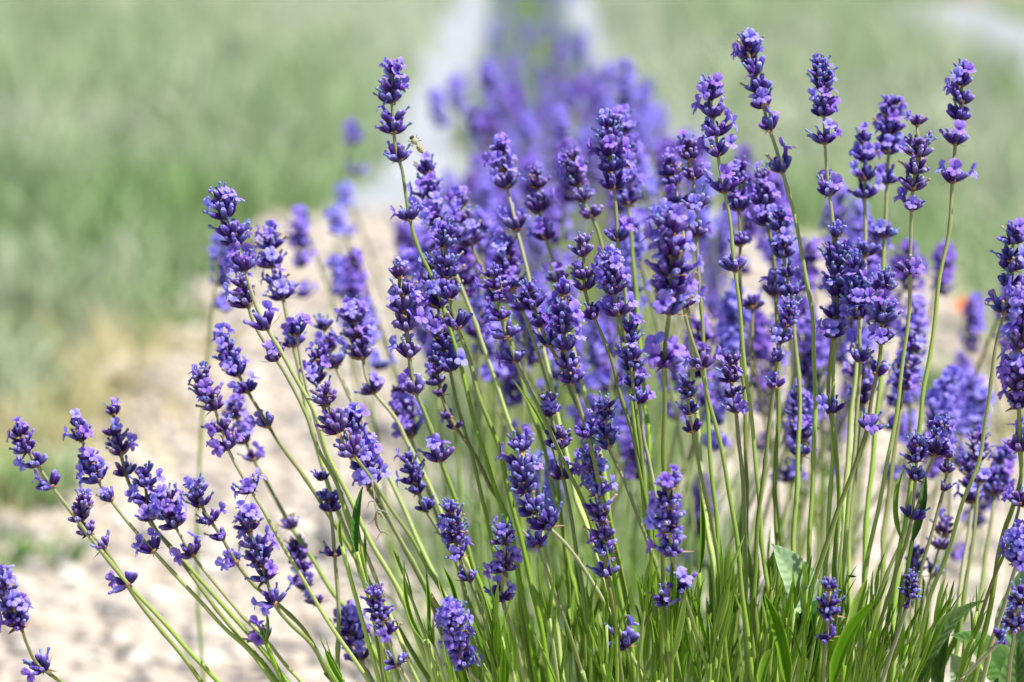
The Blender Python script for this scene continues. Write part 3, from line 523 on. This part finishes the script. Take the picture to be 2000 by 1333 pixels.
('BS', 3, 34, .5, [(575,600),(580,655),(590,720),(610,800),(660,950),(740,1150)], None, [655], 'small flowery whorl between the soft upright spike and the dark compact spike'),
]
for row in exec_rows: stalk(*row)
# ---------------------------------------------------------------- simpler stalks for the blur behind
def join_raw(parts):         # parts: (V, F, A, material index, matrix)
    V, F, A, MI = [], [], [], []
    for v, f, a, mi, mx in parts:
        o = len(V); V += [mx@Vector(p) for p in v]; F += [tuple(i+o for i in q) for q in f]; A += list(a); MI += [mi]*len(f)
    return V, F, A, MI
LOWC = [calyx_mesh(80+i, 6, ((0, .08), (.25, .19), (.65, .20), (.95, .13), (1.0, .05))) for i in range(3)]
def spike_mesh(seed, n, fl, gap):
    r = random.Random(seed); parts = []; z = -.004; T = Vector((0, 0, 1))
    for k in range(n):
        top = k == 0
        if k == n-1 and gap: z -= gap
        for kind, mx in florets(r, Vector((0, 0, z)), T, .0072*(0.8 if top else 1), 7, 3, fl, top):
            if kind == 'c': v, f, a = r.choice(LOWC); parts.append((v, f, a, 0, mx))
            elif kind == 'f': v, f, a = r.choice(RAW_F); parts.append((v, f, a, 1, mx))
            elif kind == 'b': v, f, a = r.choice(RAW_B); parts.append((v, f, a, 2, mx))
        z -= .0070
    V, F, A, MI = join_raw(parts); return mesh('flower_spike', V, F, [CALYX, PETAL, BLUE], A, None, MI), z
SPK = [spike_mesh(100+i, n, f, g) for i, (n, f, g) in enumerate(((5, .6, .012), (6, .8, 0), (4, .6, .02), (7, .7, .016), (5, .85, 0), (6, .7, .01)))]
def thin_stem(seed):
    r = random.Random(seed); b = r.uniform(-.05, .05); c = r.uniform(-.05, .05)
    pts = [Vector((b*math.sin(math.pi*t), c*math.sin(math.pi*t), 1-t)) for t in [i/9 for i in range(10)]]
    V, F, A = [], [], []
    for p in pts:
        for k in range(5): a = k*1.2566; V.append((p.x+math.cos(a)*.00105, p.y+math.sin(a)*.00105, p.z)); A.append(min(1, (1-p.z)*1.4))
    for i in range(9):
        for k in range(5): F.append((i*5+k, i*5+(k+1) % 5, i*5+5+(k+1) % 5, i*5+5+k))
    me = mesh('stem', V, F, STEM, A); return me, b, c
THIN = [thin_stem(i) for i in range(5)]
def back_stalk(r, tip, base, label, group, size=1.0):
    root = empty('lavender_stalk', base); tag(root, label, 'flower stalk', group)
    v = tip-base; Lh = v.length; q = Vector((0, 0, 1)).rotation_difference(v.normalized()).to_matrix().to_4x4()
    sm, b, c = r.choice(THIN); obj('stem', sm, root, q@Matrix.Diagonal((1, 1, Lh, 1)))
    obj('flower_spike', r.choice(SPK)[0], root, Matrix.Translation(v)@q@Matrix.Rotation(r.uniform(0, 6.28), 4, 'Z')@Matrix.Scale(size, 4))
r = random.Random(11)
def envelope(x): return float(np.interp(x, [560, 650, 760, 900, 1050, 1250, 1450, 1650, 1800, 1900, 1990], [520, 470, 360, 330, 300, 250, 270, 330, 470, 560, 640]))
free = {row[0]: row for row in exec_rows}
HAND = dict(C='sharp leaning stalk with one separate whorl', D='slim leaning stalk by the sharp leaning one', E='blurred pale-topped stalk low over the gravel', G='compact spike with one pale tip flower', H='soft-focus spike with a wide lowest whorl',
    I='sharp tall stalk with two separated wide whorls', L='blurred spike just under the bee', O='sharp bud-covered stalk with a long slanting stem', P='compact dark spike of closed buds', R='stubby spike crossed by a slanting stem',
    W='single wide whorl beneath the fattest spike', X='small neat spike beside a thick green stem', Y='low spike with a star-like flower', BB='lilac-crowned leaning spike', DD='lower broad spike of the side-by-side pair', DD2='upper broad spike of the side-by-side pair',
    EE='outermost long arching stalk', GG='stalk with a lone pale tip flower', HH='short compact bud spike over the verge', II='stalk cut by the photo edge', MM='blurred chunky violet spike', NN='thin dark chain of buds', OO='straggly stalk with spaced bud pairs',
    QQ='soft-focus stalk with flower pairs like arms', RR='soft-focus stalk with one round whorl below', TT='tall dark spike of the bush middle', UU='long spike behind the tall dark one', VV='blue-tipped sharp spike of closed buds', WW='sharp spike capped with lilac flowers',
    ZZ='lilac-topped spike before the green leaves', ZZ2='bare stem with a single bud whorl', AB='sharpest tall stalk', AD='tall straight stalk with flowers to both sides', AE='blurred tall lilac spike', AH='outermost tall stalk against the meadow', AI='sharp spike on the long arching stem',
    AJ='long dark spike cut by the photo edge', AK='flowery whorl on a slanting stem', AL='short lilac head above a broad leaf', AM='small spike in front of broad leaves', AN='bud whorl on the slanting brownish stem', AO='dense oval bud spike', AR='blurred spike crossed by the arching stem',
    AS='low blurred spike beside the crossed one', AT='pale blurred spike near the photo edge', AV='sharp stalk with three stacked whorls', AY='soft dark stalk with a wide whorl', AZ='soft dark leaning spike', BC='soft dark spike under the tallest stalk', BB2='soft lilac-flecked spike',
    BE='stalk with a bright lilac flower cluster', BF='small dense bud spike under the lilac cluster', BG='small spike touching the bright green stem', BK='low bud spike before the strap leaves', BL='tiny sharp bud spike among leaves', BN='blurred stub of buds', BO='dark star-shaped whorl', BQ='blurred dark spike by the stacked stalk',
    BR='blurred spike beside the smooth stem', BS='small flowery whorl near the upright soft spike', J='sharp spike with two upright pale flowers', N='blurred purple spike near the bud-covered stalk', U='flowery spike behind the upright sharp one', BP='blurred flowery spike low in the bush')
def handle(row):
    return HAND.get(row[0]) or ' '.join(row[7].split(',')[0].split()[:10])
for i in range(88):                                        # inside the bush, behind the sharp stalks
    x = 600+1350*r.random()**.8; y = envelope(x)+r.uniform(10, 470)*(.8 if x > 900 else .55); off = r.uniform(.22, .46)+(.16 if y < 420 else .0)
    if i >= 56: x = r.uniform(960, 1960); y = r.uniform(560, 960)-(120 if x > 1400 else 0); off = r.uniform(.2, .5)
    tip = at(x, y, FOCUS+off); g0 = ground_at(1330+(x-1330)*.30, 1.46+off*.75)
    key = min(free, key=lambda k: (free[k][4][0][0]-x)**2+.4*(free[k][4][0][1]+60-y)**2); row = free.pop(key); dx = x-row[4][0][0]; dy = y-row[4][0][1]
    back_stalk(r, tip, g0, ('blurred stalk higher behind the ' if dy < -60 else 'blurred stalk low behind the ' if dy > 140 else 'blurred stalk close behind the ')+handle(row), 'blurred lavender stalks deeper in the bush', r.uniform(.85, 1.05))
# single blurred stalks standing out at the rim of the bush
for px, py, off, bx, lab in ((585, 420, .50, 640, 'blurred slim spike alone against the sandy gravel top, upper edge of the bush'),
    (655, 412, .55, 700, 'second blurred slim spike against the sandy gravel, nearer the bush than its twin'),
    (690, 245, .95, 760, 'very blurred faint spike floating over the pale fabric strip'), (672, 365, .9, 720, 'very blurred stub of violet just above the sandy gravel edge'),
    (690, 500, .35, 730, 'blurred violet spike rising behind the soft long one over sandy ground'), (430, 470, .35, 520, 'faint blurred violet spike peeping out behind the tall leaning stalk'),
    (1848, 490, .42, 1800, 'blurred large dark violet spike against the meadow beside a smooth arching stem'), (1905, 590, .55, 1860, 'blurred violet spike next to the small orange bloom'),
    (1880, 700, .6, 1800, 'faint blurred spike leaning over the sandy ground below the orange bloom'), (1975, 560, .35, 1900, 'blurred violet spike just behind the sharp spike at the photo edge'),
    (1855, 770, .5, 1800, 'blurred violet head low over the gravel above the dense oval bud spike')):
    back_stalk(r, at(px, py, FOCUS+off), ground_at(bx, FOCUS+off*.9), lab, 'blurred single stalks at the rim of the bush', .86)
# the row going away behind the bush
def clump_mesh(seed, n=420, hh=.26, rr=.17):
    a = RNG.uniform(0, 6.28, n); q = rr*np.sqrt(RNG.uniform(0, 1, n)); 
    return blades('foliage', np.cos(a)*q, np.sin(a)*q, 0.0, RNG.uniform(.4, 1, n)*hh*(1-.35*(q/rr)**2), RNG.uniform(.003, .006, n), RNG.uniform(.1, .6, n), GRASS, np.clip(RNG.normal(.4, .2, n), 0, 1))
CL = [clump_mesh(i) for i in range(3)]
FAR = []
for px, D, hh, rr, lab in ((1180, 1.74, .40, .075, 'green leafy heart of the bush blurred behind the sharp stems'), (1390, 1.66, .345, .05, 'lower green leafy tuft of the bush behind the bare straight stem')):
    b = empty('lavender_bush', ground_at(px, D)+Vector((0, 0, .004))); tag(b, lab, 'lavender bush'); obj('foliage', clump_mesh(9, 260, hh, rr), b)
rowx = lambda D: (.065 if D < 3.6 else .04)+.002*D
ORD = 'first second third fourth fifth sixth seventh eighth ninth tenth eleventh'.split()
for i, D in enumerate((2.30, 2.75, 3.35, 4.05, 4.9, 5.9, 7.0, 8.2, 9.6, 11.2, 13.0)):
    b = empty('lavender_bush', (rowx(D)+r.uniform(-.02, .02), D, .004)); tag(b, ORD[i]+' blurred lavender bush in the row running away behind the sharp one', 'lavender bush', 'lavender bushes of the receding row')
    obj('foliage', CL[i % 3], b, Matrix.Rotation(r.uniform(0, 6), 4, 'Z')@Matrix.Scale(r.uniform(.85, 1.05), 4))
    for k in range(40 if D < 4.5 else 11):
        a = r.uniform(0, 6.28); q = math.sqrt(r.random()); H = r.uniform(.39, .535) if D < 2.8 else r.uniform(.33, .46) if D < 4.5 else r.uniform(.26, .40)
        tip = Vector((b.location.x+math.cos(a)*q*(.16 if D < 3 else .13), D+math.sin(a)*q*.22, H*(1-.14*q*q))); base = Vector((b.location.x+math.cos(a)*q*.05, D+math.sin(a)*q*.06, .004))
        if D < 4.5 and k < 27: back_stalk(r, tip, base, 'blurred lavender stalk of the '+ORD[i]+' bush in the receding purple row', 'blurred stalks of the receding row', r.uniform(.78, 1.0))
        else:                                                   # too far and too soft to tell apart: one mass
            v = tip-base; qm = Matrix.Translation(base)@Vector((0, 0, 1)).rotation_difference(v.normalized()).to_matrix().to_4x4()
            FAR.append((r.choice(SPK)[0], qm@Matrix.Translation((0, 0, v.length))@Matrix.Scale(.95, 4))); FAR.append((r.choice(THIN)[0], qm@Matrix.Diagonal((1, 1, v.length, 1))))
def merge_far(items):
    Vs, Fs, As, Ms, o = [], [], [], [], 0
    for me, mx in items:
        co = np.empty(len(me.vertices)*3, dtype=np.float32); me.vertices.foreach_get('co', co); m4 = np.array(mx); co = co.reshape(-1, 3)@m4[:3, :3].T+m4[:3, 3]
        al = np.empty(len(me.vertices), dtype=np.float32); me.attributes['along'].data.foreach_get('value', al)
        st = me.name.startswith('stem')
        for p in me.polygons: Fs.append([v+o for v in p.vertices]); Ms.append(3 if st else p.material_index)
        Vs.append(co); As.append(al); o += len(co)
    return mesh('distant_lavender', np.concatenate(Vs).tolist(), Fs, [CALYX, PETAL, BLUE, STEM], np.concatenate(As), None, Ms)
tag(obj('distant_lavender', merge_far(FAR)), None, None, None, 'stuff')
# ---------------------------------------------------------------- leaves
def leaf_grid(L, W, fn, nu=10, nv=6, groove=.16, broad=False):
    V, F, A, Tn = [], [], [], []
    for i in range(nu+1):
        t = i/nu; wd = W*(math.sin(math.pi*min(1, .12+t*.88)**.8) if broad else min(1, .35+t*3)*min(1, ((1-t)*2.6+.0)**.7+.02))
        for j in range(nv+1):
            s = j/nv*2-1; V.append(fn(t, s*wd*.5, (groove*wd*(s*s-.35) if not broad else groove*wd*abs(s))-(.0005 if abs(s) < .2 else 0))); A.append(t); Tn.append(.5+.5*s if abs(s) > .7 else .5)
            if abs(s) < .2: Tn[-1] = .05
    for i in range(nu):
        for j in range(nv): a = i*(nv+1)+j; F.append((a, a+1, a+nv+2, a+nv+1))
    return V, F, A, Tn
def thicken(V, F, A, Tn, th, nrm):
    n = len(V); V2 = [Vector(v) for v in V]+[Vector(v)-Vector(nrm)*th for v in V]; return V2, F+[tuple(reversed([i+n for i in f])) for f in F], A+A, Tn+Tn
def small_leaf(seed):
    q = random.Random(seed); bend = q.uniform(-.25, .35); sw = q.uniform(-.12, .12); L = 1.0; W = q.uniform(.065, .10)
    V, F, A, Tn = leaf_grid(L, W, lambda t, x, z: Vector((x+sw*t*t, bend*t*t*.6-z, t*(1-.12*bend*bend))), 8, 4, .30)
    return mesh('leaf', *thicken(V, F, A, Tn, .006, (0, 1, 0))[:2], LEAF, A+A, Tn+Tn)
ME_L = [small_leaf(i) for i in range(8)]
def put_leaf(parent, inv, P, d, facing, L, me, W=1.0):
    d = d.normalized(); y = (facing-d*facing.dot(d)).normalized(); x = y.cross(d)
    return obj('leaf', me, parent, inv@Matrix.Translation(P)@Matrix((x, y, d)).transposed().to_4x4()@Matrix.Diagonal((L*W, L*W, L, 1)))
def shoot(q, tip, base, label, nodes, leafL, group='leafy shoots at the foot of the bush'):
    root = empty('lavender_shoot', base); tag(root, label, 'leafy shoot', group); inv = Matrix.Translation(-base)
    v = tip-base; side = Vector((q.uniform(-1, 1), q.uniform(-1, 1), 0))*.012
    pts = catmull([tip, base+v*.66+side, base+v*.33+side*.8, base], .012)
    obj('stem', tube_mesh('stem', pts, lambda t: .0007+.0006*min(1, t*2), STEM, base, 6, .08, [.5+.5*min(1, i/20) for i in range(len(pts))]), root)
    T = (pts[0]-pts[3]).normalized(); ph = q.uniform(0, 3.14)
    for k in range(nodes):
        s = k*.0125*q.uniform(.9, 1.1); i = min(len(pts)-2, int(s/.012)); P = pts[i]; N, B = frame_of(T); a = ph+k*1.57
        for sg in (0, math.pi):
            rd = N*math.cos(a+sg)+B*math.sin(a+sg); an = math.radians(q.uniform(4, 12)+k*q.uniform(1.5, 3))
            put_leaf(root, inv, P, T*math.cos(an)+rd*math.sin(an), -rd, leafL*q.uniform(.65, 1.1)*(0.55+.12*min(4, k)), q.choice(ME_L), q.uniform(.85, 1.15))
    return root
q = random.Random(5)
for i in range(128):
    x = q.triangular(740, 2010, 1350); lim = float(np.interp(x, [740, 900, 1000, 1200, 1450, 1700, 2000], [1290, 1190, 1150, 1130, 1120, 1150, 1170]))
    y = lim+abs(q.gauss(0, 1))*110+10; off = q.uniform(-.05, .20)
    if y > 1420: y = 1420-q.uniform(0, 120)
    shoot(q, at(x, y, FOCUS+off), ground_at(1330+(x-1330)*.45, 1.42+off*.8)+Vector((0, 0, .003)), 'short upright green shoot with narrow leaves at the foot of the bush', q.choice((3, 4, 5)), q.uniform(.028, .044))
# particular shoots with leaves that show up
for x0, y0, x1, y1, off, lab in ((848, 1262, 812, 1180, -.02, 'forked shoot with long erect leaves beside the gravel'), (790, 1130, 790, 1120, .0, 'upright narrow leafy shoot just above the forked one'),
    (705, 1068, 700, 1050, .01, 'short shoot with one wide pale-edged leaf on the leaning stems over gravel'), (520, 1255, 512, 1240, .03, 'tiny leaf pair at the joint of two side-by-side stems'), (650, 1290, 640, 1285, .0, 'low shoot of strap leaves at the bottom edge beside gravel')):
    shoot(q, at(x0, y0, FOCUS+off), ground_at(1330+(x0-1330)*.4, 1.43)+Vector((0, 0, .003)), lab, 2, .030 if 'tiny' not in lab else .016, 'small leafy shoots beside the gravel')
# ---------------------------------------------------------------- broad and strap leaves of weeds among the lavender
def bez(a, b, c, t): return a*(1-t)**2+b*2*t*(1-t)+c*t*t
def big_leaf(name, path, off, W, mat, label, nrm=(-.3, -.75, .55), broad=True, group=None, curve=.0):
    P = [at(x, y, FOCUS+o*.01) for (x, y), o in zip(path, off)]; base = P[0]
    G = ground_at(path[0][0]*.5+.5*1330, FOCUS+off[0]*.01+.03); root = empty(name, G); tag(root, label, 'weed leaf' if broad else 'strap leaf', group)
    n0 = Vector(nrm).normalized(); sc = FOCUS/FPX; Wm = W*sc
    def fn(t, x, z):
        p = bez(*P, t); tg = (bez(*P, min(1, t+.02))-bez(*P, max(0, t-.02))).normalized(); sd = tg.cross(n0).normalized(); up = sd.cross(tg)
        rip = .10*x*math.sin(t*9) if broad else 0
        return p+sd*x+up*(z+rip)-G
    V, F, A, Tn = leaf_grid(1, Wm, fn, 14, 8, .16 if broad else .34, broad); V, F, A, Tn = thicken(V, F, A, Tn, .00035, n0)
    lm = mesh('leaf', V, F, mat, A, Tn); ac = lm.attributes.new('across', 'FLOAT', 'POINT'); ac.data.foreach_set('value', [abs((i % 9)/8*2-1) for i in range(len(V))]); obj('leaf', lm, root)
    pts = catmull([base, base*.5+G*.5+Vector((.004, 0, 0)), G], .01); obj('stem', tube_mesh('stem', pts, .0010, STEM, G, 6, .05, [.9]*len(pts)), root)
big_leaf('weed_leaf', [(1572, 1185), (1545, 1120), (1508, 1062)], (2, 1.5, 1), 95, LEAF_GREY, 'large pale grey-green oval leaf folded over among the stems', (.15, -.6, .8))
big_leaf('weed_leaf', [(1600, 1290), (1560, 1180), (1555, 1130)], (5, 5, 5), 90, LEAF_DARK, 'large deep green leaf hanging behind the pale oval leaf', (.5, -.8, .2))
big_leaf('weed_leaf', [(1790, 1330), (1840, 1200), (1925, 1172)], (2, 2, 1), 45, LEAF_DARK, 'long dark arching leaf curving over the gravel between green stems', (-.2, -.5, .8))
big_leaf('weed_leaf', [(1838, 1390), (1822, 1280), (1870, 1195)], (2, 3, 2), 34, LEAF_DARK, 'long dark leaf hanging down under the arching dark leaf', (-.7, -.6, .2))
big_leaf('weed_leaf', [(1960, 1330), (1930, 1260), (1858, 1240)], (5, 5, 4), 81, LEAF_DARK, 'broad dark green leaf with a pointed tip over the gravel', (.1, -.7, .7))
big_leaf('weed_leaf', [(1900, 1345), (1880, 1310), (1858, 1275)], (7, 7, 6), 70, LEAF_GREY, 'small pale round leaf in shade under the broad pointed dark leaf', (-.3, -.8, .5))
big_leaf('weed_leaf', [(1975, 1290), (1990, 1190), (2010, 1090)], (6, 6, 5), 88, LEAF_GREY, 'wide mid-green leaf at the photo edge behind slanting stems', (-.2, -.8, .6))
big_leaf('weed_leaf', [(2000, 1400), (1975, 1330), (1990, 1250)], (4, 4, 4), 74, LEAF_DARK, 'wide deep green leaf low at the photo edge under the bud whorl', (-.3, -.9, .2))
for path, off, W, lab in (([(1625, 1345), (1640, 1235), (1712, 1172)], (-4, -4, -4), 36, 'long bright green strap leaf slanting up beside the low bud spike'),
    ([(1650, 1300), (1668, 1190), (1694, 1132)], (-2, -2, -2), 34, 'dull green strap leaf standing just behind the long bright one'),
    ([(1540, 1345), (1535, 1240), (1492, 1160)], (-4, -4, -4), 34, 'light green folded strap leaf curving over near the bright stem'),
    ([(1485, 1345), (1490, 1290), (1509, 1266)], (-4, -4, -4), 26, 'short dull strap leaf at the bottom edge under the folded one'),
    ([(1510, 1210), (1518, 1170), (1531, 1143)], (-1, -1, -1), 15, 'small pointed strap leaf rising below the pale oval leaf'),
    ([(1760, 1052), (1735, 980), (1768, 908)], (0, 0, 0), 15, 'dark slim leaf bowed out on one side of the oval bud spike'),
    ([(1782, 1056), (1806, 1000), (1808, 925)], (0, 0, 0), 24, 'dark wide leaf upright on the other side of the oval bud spike'),
    ([(697, 1078), (690, 1020), (708, 950)], (-1, -1, -1), 24, 'upright bright leaf on the joint of the leaning stems over gravel'),
    ([(668, 1068), (660, 1040), (665, 1009)], (-1, -1, -1), 13, 'narrow short leaf beside the upright bright leaf over gravel'),
    ([(828, 1251), (786, 1200), (789, 1095)], (-1.5, -1.5, -1.5), 13, 'long narrow leaf curving up from the forked shoot'),
    ([(836, 1248), (842, 1180), (831, 1111)], (-1, -1, -1), 12, 'straight narrow leaf standing beside the curved one on the forked shoot'),
    ([(893, 1190), (890, 1150), (866, 1108)], (-1, -1, -1), 14, 'pointed green leaf near the thick slanting stem'),
    ([(872, 1178), (862, 1150), (857, 1130)], (-1, -1, -1), 10, 'yellowish short leaf next to the pointed green leaf'),
    ([(518, 1252), (530, 1225), (517, 1186)], (2, 2, 2), 9, 'thin leaf standing up from the joint of two stems over gravel'),
    ([(675, 1345), (650, 1310), (634, 1268)], (-1, -1, -1), 18, 'strap leaf at the bottom edge over the grey gravel'),
    ([(1085, 900), (1066, 820), (1000, 740)], (6, 6, 6), 10, 'slim blurred leaf standing alone among the mid bush stems'),
    ([(1285, 1330), (1290, 1260), (1270, 1198)], (-1, -1, -1), 15, 'two-toned folded leaf in the green foot of the bush'),
    ([(1390, 1330), (1400, 1260), (1382, 1198)], (-1, -1, -1), 15, 'pale-rimmed erect leaf in the green foot near the bare stem'),
    ([(1366, 1120), (1380, 1040), (1368, 965)], (2, 2, 2), 16, 'deep green long leaf behind the lilac-topped front spike')):
    big_leaf('strap_leaf', path, off, W*.7, LEAF if W != 24 else LEAF_DARK, lab, (-.35, -.75, .5), False)
# ---------------------------------------------------------------- weeds at the gravel edge, an orange bloom
for px, D, hh, lab in ((30, 3.0, .11, 'blurred green weed tuft on the gravel edge above the cut-off stalk'), (95, 3.05, .045, 'smaller blurred weed tuft on the gravel near the outermost stalk'), (20, 2.75, .06, 'low dark green weed behind the cut-off stalk'),
                    (1850, 3.6, .08, 'olive blurred weed on the sandy ground near the faint leaning spike')):
    g0 = ground_at(px, D); b = empty('weed_tuft', g0+Vector((0, 0, .012))); tag(b, lab, 'weed'); n = 60
    a = RNG.uniform(0, 6.28, n); rr = .05*np.sqrt(RNG.uniform(0, 1, n))
    obj('foliage', blades('foliage', np.cos(a)*rr, np.sin(a)*rr, 0.0, RNG.uniform(.4, 1, n)*hh, RNG.uniform(.005, .011, n), RNG.uniform(.3, 1.0, n), GRASS, np.clip(RNG.normal(.25, .15, n), 0, 1)), b)
ORANGE = mk_plain('petal_orange', (0.78, 0.25, 0.04), (0.64, 0.17, 0.02), 200, 0.6, 0.3)
tip = at(1884, 603, 2.35); g0 = Vector((tip.x+.01, tip.y+.02, .015)); ob = empty('orange_flower', g0); tag(ob, 'small blurred orange bloom standing between the lavender and the meadow', 'flower')
obj('stem', tube_mesh('stem', catmull([tip, (tip+g0)/2+Vector((.008, 0, 0)), g0], .02), .001, STEM, g0, 6, .05), ob)
for k in range(9):
    a = k*.698; V, F, A, Tn = leaf_grid(1, .008, lambda t, x, z, a=a: Vector((math.cos(a)*(.0015+.008*t)-math.sin(a)*x, math.sin(a)*(.0015+.008*t)+math.cos(a)*x, .005*t-z)), 5, 4, .2, True)
    obj('petal', mesh('petal', V, F, ORANGE), ob, Matrix.Translation(tip-g0)@Matrix.Rotation(.7, 4, 'X'))
obj('flower_centre', mesh('flower_centre', *nub_mesh(3, ((-.5, .2), (0, .45), (.3, .4), (.45, .2)))[:2], BRACT), ob, Matrix.Translation(tip-g0)@Matrix.Rotation(.7, 4, 'X')@Matrix.Scale(.008, 4))
# ---------------------------------------------------------------- bee, husk, fly
def blob(name, c, ax, seg, rings, mat, fat, parent, m, along=True):
    V, F, A = [], [], []
    for i in range(rings+1):
        t = i/rings; z = t*2-1; rad = math.sqrt(max(0, 1-z*z))*fat(t)
        for k in range(seg): a = 2*math.pi*k/seg; V.append((rad*math.cos(a)*ax[0], rad*math.sin(a)*ax[1], z*ax[2])); A.append(t)
    for i in range(rings):
        for k in range(seg): F.append((i*seg+k, i*seg+(k+1) % seg, (i+1)*seg+(k+1) % seg, (i+1)*seg+k))
    return obj(name, mesh(name, V, F, mat, A), parent, m)
mb = M('bee_fur'); wv = mb.math('SINE', mb.math('MULTIPLY', mb.attr('along'), 30), 0); cc = mb.ramp(wv, [(0.30, (0.36, 0.32, 0.17)), (0.55, (0.22, 0.18, 0.09)), (0.75, (0.06, 0.05, 0.03))]); cc = mb.mix(mb.ramp(mb.noise(1500, 2), [(.5, (0, 0, 0)), (.6, (.8, .8, .8))]), cc, (0.44, .41, .26)); BEE = mb.finish(cc, .9, 0, .5)
mg = M('bee_wing'); mg.b.inputs['Alpha'].default_value = .45; WING = mg.finish((0.6, 0.55, 0.45), .25, 0)
DARKB = mk_plain('insect_dark', (0.03, 0.025, 0.02), (0.07, 0.05, 0.03), 500, .5)
bp = at(817, 287, FOCUS+.02*1.6-.006); bee = empty('bee', bp); bee.scale = (.72, .72, .72); tag(bee, 'fuzzy yellowish bee clinging to a flower of the very tall stalk', 'bee')
ori = Matrix.Rotation(math.radians(-62), 4, 'Y')@Matrix.Rotation(.5, 4, 'X')
mm = lambda t: Matrix.Rotation(math.radians(145), 4, 'Y')@Matrix.Translation((0, 0, t))
blob('abdomen', 0, (.0023, .0023, .0036), 12, 12, BEE, lambda t: 1-.25*t, bee, mm(.002)); blob('thorax', 0, (.0024, .0024, .0026), 10, 8, BEE, lambda t: 1, bee, mm(-.0042)); blob('head', 0, (.0017, .0014, .0013), 8, 6, DARKB, lambda t: 1, bee, mm(-.0074))
for sg in (-1, 1):
    V, F, A, Tn = leaf_grid(1, .0028, lambda t, x, z, sg=sg: Vector((sg*.0012+sg*.004*t*.6+x*.9, -.0022-.001*t, -.004+.009*t+abs(x)*.05)), 6, 4, 0, True)
    obj('wing', mesh('wing', V, F, WING), bee, mm(0))
    for k in range(3):
        pts = [Vector((sg*.0018, .0012, -.0055+k*.0012)), Vector((sg*.0036, .0026, -.0065+k*.002)), Vector((sg*.0034, .0046, -.007+k*.0026))]
        obj('leg', tube_mesh('leg', catmull(pts, .0005), .00022, DARKB, Vector((0, 0, 0)), 5, 0), bee, mm(0))
WEB = mk_plain('web_white', (0.55, 0.53, 0.50), (0.30, 0.28, 0.26), 1200, .8, .3)
HUSK = mk_plain('husk_brown', (0.26, 0.17, 0.09), (0.07, 0.045, 0.03), 1500, .6, .15)
A3 = lambda pts, o=-2: [at(x, y, FOCUS+o*.01) for x, y in pts]
hk = at(740, 1010, FOCUS-.02); hu = empty('insect_husk', hk); tag(hu, 'dried insect husk and whitish web dangling under a leaning stem', 'insect husk')
obj('body', tube_mesh('body', catmull(A3([(735, 1000), (734, 1016), (738, 1030), (743, 1040)]), .0006), lambda t: .0006*math.sin(math.pi*min(1, .2+t*.75))*(1+.25*math.sin(t*40)), HUSK, hk, 7, 0), hu)
for pts, rr, mt, nm in (([(726, 938), (730, 962), (733, 985), (735, 1000)], .0004, WEB, 'web'), ([(731, 978), (722, 980), (718, 992)], .0004, WEB, 'web'), ([(737, 996), (748, 998), (760, 1004)], .0004, WEB, 'web'),
    ([(743, 1040), (750, 1040), (759, 1047)], .00028, HUSK, 'leg'), ([(742, 1042), (738, 1050), (733, 1058)], .00018, HUSK, 'leg'), ([(733, 1010), (726, 1020), (719, 1025)], .00018, HUSK, 'leg'), ([(736, 1000), (742, 1004), (744, 1012)], .0003, HUSK, 'leg'), ([(738, 1004), (745, 1006), (747, 1014)], .0003, HUSK, 'leg')):
    obj(nm, tube_mesh(nm, catmull(A3(pts), .0006), lambda t, rr=rr: rr*(1-.5*t)*(1+.4*math.sin(t*17)), mt, hk, 6, .15), hu)
fp = at(1664, 1126, FOCUS+.01); fly = empty('small_fly', fp); tag(fly, 'tiny dark hovering fly over the pale gravel between two stems', 'fly')
blob('body', 0, (.0007, .0006, .0022), 8, 8, DARKB, lambda t: 1-.4*t, fly, Matrix.Rotation(math.radians(94), 4, 'Y'))
for sg in (-1, 1):
    V, F, A, Tn = leaf_grid(1, .0009, lambda t, x, z, sg=sg: Vector((-.0003+.0022*t, sg*(.0004+.001*t), .0006+.0003*t+x*.3)), 5, 2, 0, True)
    obj('wing', mesh('wing', V, F, WING), fly)
